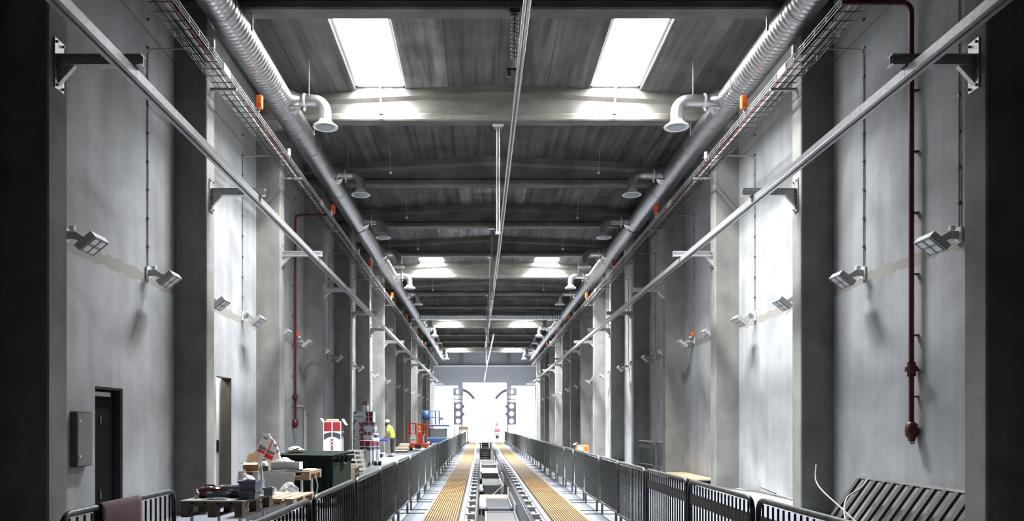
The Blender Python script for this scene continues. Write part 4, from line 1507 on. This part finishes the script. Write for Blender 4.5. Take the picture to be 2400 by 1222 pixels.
# x points to where the person faces (towards the doorway wall: -x), z up
J = {'pelvis': ((.02, 0, .96), (.13, .10)), 'belly': ((-.01, 0, 1.12), (.13, .10)), 'chest': ((-.09, 0, 1.33), (.15, .11)), 'collar': ((-.15, 0, 1.46), (.09, .08)),
     'neck': ((-.19, 0, 1.53), .055), 'jaw': ((-.25, 0, 1.585), (.065, .075)), 'skull': ((-.235, 0, 1.67), (.085, .095)), 'crown': ((-.225, 0, 1.735), (.07, .08))}
Bn = [('pelvis', 'belly'), ('belly', 'chest'), ('chest', 'collar'), ('collar', 'neck'), ('neck', 'jaw'), ('jaw', 'skull'), ('skull', 'crown')]
for sd, y in (('a', -1), ('b', 1)):
    J.update({sd + 'sh': ((-.13, y * .185, 1.42), .065), sd + 'el': ((-.20, y * .25, 1.14), .045), sd + 'wr': ((-.34, y * .17, .945), .03), sd + 'pa': ((-.40, y * .15, .905), (.042, .02))})
    Bn += [('collar', sd + 'sh'), (sd + 'sh', sd + 'el'), (sd + 'el', sd + 'wr'), (sd + 'wr', sd + 'pa')]
    for k, (dy, ln) in enumerate(((-.03, .065), (-.01, .08), (.01, .075), (.03, .055))):
        J[sd + 'f%da' % k] = ((-.44, y * .15 + dy, .885), .010)
        J[sd + 'f%db' % k] = ((-.44 - ln * .5, y * .15 + dy * 1.1, .868), .009)
        J[sd + 'f%dc' % k] = ((-.44 - ln * .75, y * .15 + dy * 1.1, .845), .008)
        Bn += [(sd + 'pa', sd + 'f%da' % k), (sd + 'f%da' % k, sd + 'f%db' % k), (sd + 'f%db' % k, sd + 'f%dc' % k)]
    J[sd + 't1'] = ((-.39, y * .15 - y * .05, .885), .011)
    J[sd + 't2'] = ((-.43, y * .15 - y * .065, .865), .009)
    Bn += [(sd + 'wr', sd + 't1'), (sd + 't1', sd + 't2')]
    J.update({sd + 'hip': ((.03, y * .09, .90), .095), sd + 'kn': ((.0, y * .10, .50), .06), sd + 'an': ((.03, y * .10, .09), .042), sd + 'to': ((-.13, y * .11, .035), (.04, .03))})
    Bn += [('pelvis', sd + 'hip'), (sd + 'hip', sd + 'kn'), (sd + 'kn', sd + 'an'), (sd + 'an', sd + 'to')]
skin_mesh('body', J, Bn, M['skin'], wk)
S = {'hem': ((.03, 0, .90), (.175, .14)), 'belly': ((.01, 0, 1.00), (.185, .14)), 'waist': ((-.01, 0, 1.13), (.175, .135)), 'chest': ((-.085, 0, 1.33), (.195, .145)), 'collar': ((-.145, 0, 1.455), (.10, .085))}
SB = [('hem', 'belly'), ('belly', 'waist'), ('waist', 'chest'), ('chest', 'collar')]
for sd, y in (('a', -1), ('b', 1)):
    S.update({sd + 'sh': ((-.13, y * .19, 1.42), .085), sd + 'sl': ((-.19, y * .25, 1.20), .075)})
    SB += [('collar', sd + 'sh'), (sd + 'sh', sd + 'sl')]
skin_mesh('hi_vis_shirt', S, SB, M['hivis'], wk)
T = {'waist': ((.02, 0, 1.0), (.155, .12)), 'seat': ((.035, 0, .90), (.16, .125))}
TB = [('waist', 'seat')]
for sd, y in (('a', -1), ('b', 1)):
    T.update({sd + 'th': ((.03, y * .09, .78), .11), sd + 'kn': ((.0, y * .10, .50), .085), sd + 'cf': ((.03, y * .10, .17), .075)})
    TB += [('seat', sd + 'th'), (sd + 'th', sd + 'kn'), (sd + 'kn', sd + 'cf')]
skin_mesh('trousers', T, TB, M['trousers'], wk)
for y in (-.10, .11):
    MB().tube([(.03, y, .08), (.03, y, .17)], .048, 12).build('sock', M['white'], wk)
    MB().tube([(.085, y, .045), (.04, y, .055), (-.06, y, .045), (-.17, y, .034), (-.205, y, .026)], [.035, .052, .048, .042, .022], 12).build('shoe', M['black'], wk)
h = MB().lathe([(.0, .0)], n=3) if False else None
MB().lathe([(.100, 0), (.108, .03), (.105, .07), (.085, .105), (.045, .128), (.0, .134)], (-.228, 0, 1.665), 18).build('cap', M['cap'], wk)
MB().prism([(-.32, -.075), (-.39, -.05), (-.405, 0), (-.39, .05), (-.32, .075)], 'z', 1.668, 1.682).build('cap_peak', M['cap'], wk)
MB().lathe([(.098, -.07), (.103, -.03), (.101, .0)], (-.215, 0, 1.665), 18).build('hair', M['hair'], wk)
MB().tube([(-.335, 0, 1.645), (-.345, 0, 1.625), (-.325, 0, 1.615)], [.008, .016, .012], 8).build('nose', M['skin'], wk)
for y in (-.035, .035):
    MB().lathe([(0, -.009), (.009, 0), (0, .009)], (-.322, y, 1.655), 8).build('eye', M['black'], wk)
MB().box(-.325, -.318, -.025, .025, 1.583, 1.590).build('mouth', M['ink_red'], wk)
MB().tube([(-.325, 0, 1.575), (-.30, 0, 1.545), (-.255, 0, 1.54)], [.03, .05, .055], 10).build('beard', M['hair'], wk)
for y in (-.098, .098):
    MB().tube([(-.235, y, 1.645), (-.22, y * 1.08, 1.66), (-.225, y * 1.06, 1.62)], .012, 8).build('ear', M['skin'], wk)

# ------------------------------------------------------------------ boards on the floor beyond the worker
for i in range(5):
    o = MB().obox((0, 0, .03), (.34 - .02 * i, 0, 0), (0, .5, 0), (0, 0, .028)).build('board_bundle', M['ply'] if i % 2 else M['white_wood'], None, (-4.40 + .03 * i, 44.2, .10 + i * .085), (.0, 0, .05 * i))
    tag(o, '%s board from the floor in the pile beyond the worker' % nth(i + 1), 'board')
tag(MB().rbox(-4.75, -4.05, 43.7, 44.7, 0, .10, .02).build('dark_bearer', M['ink_dark']), 'dark bearer under the board pile beyond the worker', 'timber')
film_bag('black sack slumped beside the orange lift', (-4.55, 46.6, 0), .55, .5, .42, 21, M['black'], 'rubbish_sack')
film_bag('white sack lying before the orange lift', (-4.75, 45.6, 0), .8, .6, .25, 22, M['white'], 'rubbish_sack')

# ------------------------------------------------------------------ orange lift
t = thing('mast_lift', 'orange mast lift with a punched metal basket parked by the barriers', 'lift', (-3.78, 48.2, 0))
O = M['lift_orange']
MB().rbox(-.60, .60, -.45, .45, .16, .42, .04).build('chassis', O, t)
for x in (-.46, .46):
    for y in (-.36, .36):
        MB().cyl((x - .06, y, .13), (x + .06, y, .13), .13, 16).build('wheel', M['black'], t)
MB().rbox(-.04, .22, -.25, .25, .42, 1.60, .03).build('mast', O, t)['label'] = 'bright orange mast column'
MB().box(.0, .16, -.262, -.25, 1.28, 1.52).build('warning_label', M['yellow'], t)
MB().box(.0, .16, -.262, -.25, 1.08, 1.24).build('notice', M['white'], t)
for sx, x0, x1 in ((-1, -.60, -.10), (1, .24, .60)):
    for x in (x0, x1):
        MB().box(x - .025, x + .025, -.42, -.37, .40, 1.64).build('basket_post', O, t)
    for z in (1.60, 1.0):
        MB().box(x0, x1, -.42, -.37, z, z + .05).build('basket_rail', O, t)
    p = MB().box(x0, x0 + .16, -.40, -.385, .95, 1.62).box(x1 - .10, x1, -.40, -.385, .95, 1.62)
    p.build('punched_panel', O, t)
    for k in range(3):
        MB().lathe([(.0, -.005), (.045, 0), (0, .005)], (0, 0, 0), 12).build('panel_hole', M['black'], t, (x0 + .08, -.405, 1.08 + .2 * k), (PI / 2, 0, 0))
MB().box(-.50, -.14, -.40, -.38, .56, .80).build('notice_plate', M['white'], t)
MB().box(-.46, -.18, -.404, -.398, .60, .66).build('notice_print', O, t)
MB().rbox(-.50, -.14, -.36, .30, .86, .92, .02).build('platform', M['galv'], t)
MB().tube([(.34, -.43, .50), (.34, -.46, .85), (.42, -.46, .95)], .03, 8).build('hose_loop', M['white'], t)
MB().rbox(-.18, .18, -.47, -.45, .10, .34, .02).build('battery_cover', M['black'], t)

# ------------------------------------------------------------------ blue scissor lift
t = thing('scissor_lift', 'blue scissor lift with a railed platform behind the orange lift', 'lift', (-3.30, 59.5, 0))
Bl = M['lift_blue']
MB().rbox(-.85, .95, -.5, .5, .18, .58, .06).build('chassis', Bl, t)
MB().rbox(-.55, .75, -.46, .46, .58, 1.26, .10).build('engine_hood', M['hood_grey'], t)
MB().rbox(-.85, -.55, -.48, .48, .58, 1.42, .03).build('scissor_tower', M['black'], t)
for x in (-.60, .68):
    for y in (-.46, .46):
        w_ = MB().cyl((x, y - .1, .21), (x, y + .1, .21), .21, 18).build('wheel', M['black'], t)
        MB().cyl((x, y - .105, .21), (x, y + .105, .21), .10, 12).build('wheel_hub', M['white'], w_)
MB().rbox(-.90, .95, -.52, .52, 1.40, 1.54, .03).build('platform_deck', Bl, t)
MB().box(.95, 1.42, -.45, .45, 1.44, 1.50).build('deck_extension', M['sheet'], t)
for y in (-.48, .48):
    for x in (-1.10, -.55, -.10, .18):
        MB().cyl((x, y, 1.50), (x, y, 2.58), .028, 8).build('rail_post', Bl, t)
    for z in (2.58, 2.10):
        MB().tube([(-1.10, y, z), (.18, y, z)], .026, 8).build('guard_rail', Bl, t)
for z in (2.58, 2.10):
    MB().tube([(-1.10, -.48, z), (-1.10, .48, z)], .026, 8).build('guard_rail', Bl, t)
MB().rbox(-1.15, -.9, -.5, .5, 1.46, 1.52, .01).build('entry_step', Bl, t)
MB().lathe([(.05, 0), (.24, .06), (.27, .25), (.27, .62), (.2, .66)], (-.78, -.40, 1.90), 18).build('control_bucket', Bl, t)
MB().rbox(.22, .50, -.50, -.36, 1.90, 2.10, .03).build('control_box', M['ink_dark'], t)
MB().tube([(.2, -.42, 1.5), (.25, -.42, 1.9)], .02, 8).build('control_stalk', Bl, t)
MB().tube([(.5, -.42, 2.0), (1.1, -.42, 2.02)], .018, 8).build('boom_rail', M['grey_paint'], t)

# ------------------------------------------------------------------ far gate end
t = thing('trestle', 'orange brown timber trestle standing past the last barrier by the doorways', 'trestle', (-1.45, 68.0, 0))
MB().rbox(-.42, .36, -.05, .05, 1.10, 1.38, .02).build('top_panel', M['ply'], t)
for x in (-.36, .32):
    MB().rbox(x - .05, x + .05, -.05, .05, 0, 1.10, .01).build('post', M['ply'], t)
MB().rbox(.22, .46, -.14, .14, 0, .09, .02).build('foot_block', M['black'], t)
t = thing('stanchion', 'thin grey post on a cross foot before the open gate', 'post', (-.95, 80.0, 0))
MB().cyl((0, 0, .05), (0, 0, 2.3), .07, 10).build('post', M['grey_paint'], t)
MB().tube([(-1.1, 0, .75), (1.2, 0, .75)], .05, 8).build('cross_tube', M['sheet'], t)
MB().prism([(-.55, 0), (-.15, .6), (.15, .6), (.55, 0)], 'y', -.05, .05).build('foot_plate', M['sheet'], t)
t = thing('traffic_cone', 'red and white traffic cone on a yellow stand in the open gate', 'cone', (1.62, 79.0, .80))
MB().lathe([(.30, 0), (.29, .10), (.24, .32)], n=18).build('lower_band', M['red'], t)
MB().lathe([(.24, .32), (.17, .62)], n=18).build('white_band', M['white'], t)
MB().lathe([(.17, .62), (.09, .95), (.05, 1.02)], n=18).build('upper_band', M['red'], t)
t = thing('cone_stand', 'yellowish drum stand carrying the traffic cone in the open gate', 'stand', (1.62, 79.0, 0))
MB().lathe([(.30, 0), (.34, .05), (.32, .40), (.34, .70)], n=18).build('drum', M['white_wood'], t)
MB().lathe([(.47, .70), (.50, .73), (.48, .795)], n=20).build('tray', M['sheet'], t)
MB().rbox(-.14, .14, -.36, -.30, .18, .44, .02).build('opening_panel', M['black'], t)
# washing portal posts
def portal(s, x, label):
    t = thing('portal_post', label, 'post', (x, 76.0, 0))
    m = M['wash']
    def ringplate(z0, z1, nm, w=.43, hole=.24, dd=.28):
        cz_, hh = (z0 + z1) / 2, (z1 - z0) / 2
        o = MB()
        n = 24
        v, f = [], []
        for yy in (-dd, dd):
            for k in range(n):
                a = 2 * PI * k / n + PI / 4
                ca, sa = math.cos(a), math.sin(a)
                kk = 1 / max(abs(ca), abs(sa))
                v.append((ca * kk * w, yy, cz_ + sa * kk * hh))
            for k in range(n):
                a = 2 * PI * k / n + PI / 4
                v.append((math.cos(a) * hole, yy, cz_ + math.sin(a) * hole))
        for k in range(n):
            k2 = (k + 1) % n
            f.append((k, k2, n + k2, n + k))
            f.append((2 * n + k, 3 * n + k, 3 * n + k2, 2 * n + k2))
            f.append((n + k, n + k2, 3 * n + k2, 3 * n + k))
            f.append((k, 2 * n + k, 2 * n + k2, k2))
        return o.add(v, f).build(nm, m, t)
    for i, (a, c) in enumerate(((.95 + .6, 2.25), (2.25, 2.95), (2.95, 3.70))):
        ringplate(a, c, 'blower_housing')
    ringplate(4.35, 5.05, 'top_housing', .48)
    for xx in (-.34, .34):
        MB().box(xx - .035, xx + .035, -.05, .05, 0, 5.0).build('upright', m, t)
    MB().box(-.40, .40, -.06, .06, 3.95, 4.02).build('cross_bar', m, t)
    arm = []
    for k in range(8):
        u = k / 7
        arm.append((s * -1 * (.40 + 1.15 * u), 0, 4.95 - .15 * u - .75 * u * u))
    MB().tube(arm, [.22 - .05 * k / 7 for k in range(8)], 12).build('curved_arm', m, t)
    MB().box(-.45, .45, -.3, .3, 0, .12).build('base_plate', m, t)
    for k, z in enumerate((2.55, 3.3)):
        MB().prism([(s * -.43, z - .2), (s * -.43, z + .2), (s * -.65, z)], 'y', -.15, .15).build('nozzle', m, t)
    return t
M['wash'] = mat('grey_wash_plant_steel', (.14, .145, .175), .5, .3, .05, 4)
portal(-1, -2.16, 'perforated steel portal post with a curved arm beside the gate, by the blue lift')
portal(1, 2.93, 'perforated steel portal post with a curved arm beside the gate, by the traffic cone')

# ------------------------------------------------------------------ blank wall side clutter
t = thing('slatted_frame', 'dark steel slatted frame leaning against the blank wall', 'frame', (0, 0, 0))
ya, yb, n = 9.0, 12.45, 14
top, bot = Vector((5.92, 0, .72)), Vector((5.42, 0, .02))
dirv = (bot - top).normalized()
nrm = Vector((-dirv.z, 0, dirv.x))
for i in range(n):
    y = ya + .06 + i * (yb - ya - .12) / (n - 1)
    mid = (top + bot) / 2 + Vector((0, y, 0))
    MB().obox(mid, dirv * ((bot - top).length / 2 - .02), Vector((0, .048, 0)), nrm * .02).build('slat', M['slat'], t)
for p, nm in ((top, 'top_rail'), (bot, 'bottom_rail')):
    MB().obox(p + Vector((0, (ya + yb) / 2, 0)), dirv * .02, Vector((0, (yb - ya) / 2, 0)), nrm * .02).build(nm, M['dark_steel'], t)
o = MB().tube(smooth([(5.02, 10.6, .03), (5.05, 11.0, .25), (5.30, 11.5, .48), (5.55, 11.6, .62), (5.72, 11.7, .76)]), .011, 8).build('white_hose', M['cable_white'])
tag(o, 'white hose curving over the slatted frame', 'hose')
o = MB().tube(smooth([(5.35, 10.9, .03), (5.30, 11.6, .30), (5.22, 12.3, .62), (5.28, 12.5, .92)]), .011, 8).build('white_hose', M['cable_white'])
tag(o, 'white hose sticking up in front of the slatted frame', 'hose')
# wooden board stack behind the third column
t = thing('board_stack', 'plywood topped platform on dark bearers behind the third blank-wall column', 'platform', (5.42, 20.2, 0))
MB().box(0, .58, 0, 3.0, .13, .16).build('plywood_top', M['ply'], t)
MB().box(.01, .57, .02, 2.9, .10, .128).build('lower_board', M['wood'], t)
for y in (.1, 1.4, 2.7):
    MB().box(0.02, .56, y, y + .12, 0, .10).build('bearer', M['black'], t)
# white debris sheets between the columns
def slab(label, c, hx, hy, hz, rz, ry, m, name):
    o = MB().box(-hx, hx, -hy, hy, -hz, hz).build(name, m, None, c, (0, ry, rz))
    return tag(o, label, 'debris')
slab('white plaster sheet lying by the wall in the second blank-wall bay', (5.72, 16.9, .05), .26, 1.2, .02, .08, -.1, M['gypsum'], 'plaster_sheet')
slab('grey plaster sheet lying on the white one by the blank wall', (5.78, 14.95, .07), .2, .6, .02, -.1, -.2, M['gypsum'], 'plaster_sheet')
for i, (p0, p1) in enumerate((((5.55, 18.2, .10), (5.85, 16.4, .14)), ((5.7, 16.6, .16), (5.95, 14.4, .12)), ((5.60, 15.9, .30), (5.80, 15.6, .20)))):
    o = MB().cyl(p0, p1, .018, 8).build('steel_bar', M['dark_steel'])
    tag(o, '%s dark bar lying on the plaster sheets by the blank wall' % nth(i + 1), 'bar')
# cardboard box at the sixth column
t = thing('cardboard_box', 'brown cardboard box with open flaps by the blank wall columns', 'box', (5.16, 40.5, 0), (0, 0, .1))
MB().rbox(-.32, .32, -.25, .25, .14, .52, .01).build('box_body', M['cardboard'], t)
MB().box(-.36, .36, -.3, .3, 0, .14).build('pallet_base', M['wood'], t)
MB().obox((-.36, 0, .57), (.08, 0, .05), (0, .24, 0), (0, 0, .004)).build('flap', M['white_wood'], t)
MB().obox((.36, 0, .55), (.06, 0, -.04), (0, .24, 0), (0, 0, .004)).build('flap', M['cardboard'], t)
for k, m_ in enumerate((M['pale_blue'], M['orange'])):
    MB().rbox(-.2 + k * .26, .0 + k * .26, -.256, -.248, .24, .42, .01).build('printed_patch', m_, t)
t = thing('cardboard_box', 'orange brown carton on the floor between the lone barrier and the benches', 'box', (-3.12, 8.1, 0))
MB().rbox(-.20, .20, -.2, .2, 0, .50, .01).build('box_body', M['cardboard'], t)
MB().box(-.03, .03, -.203, .203, .5, .504).build('tape', M['white_wood'], t)
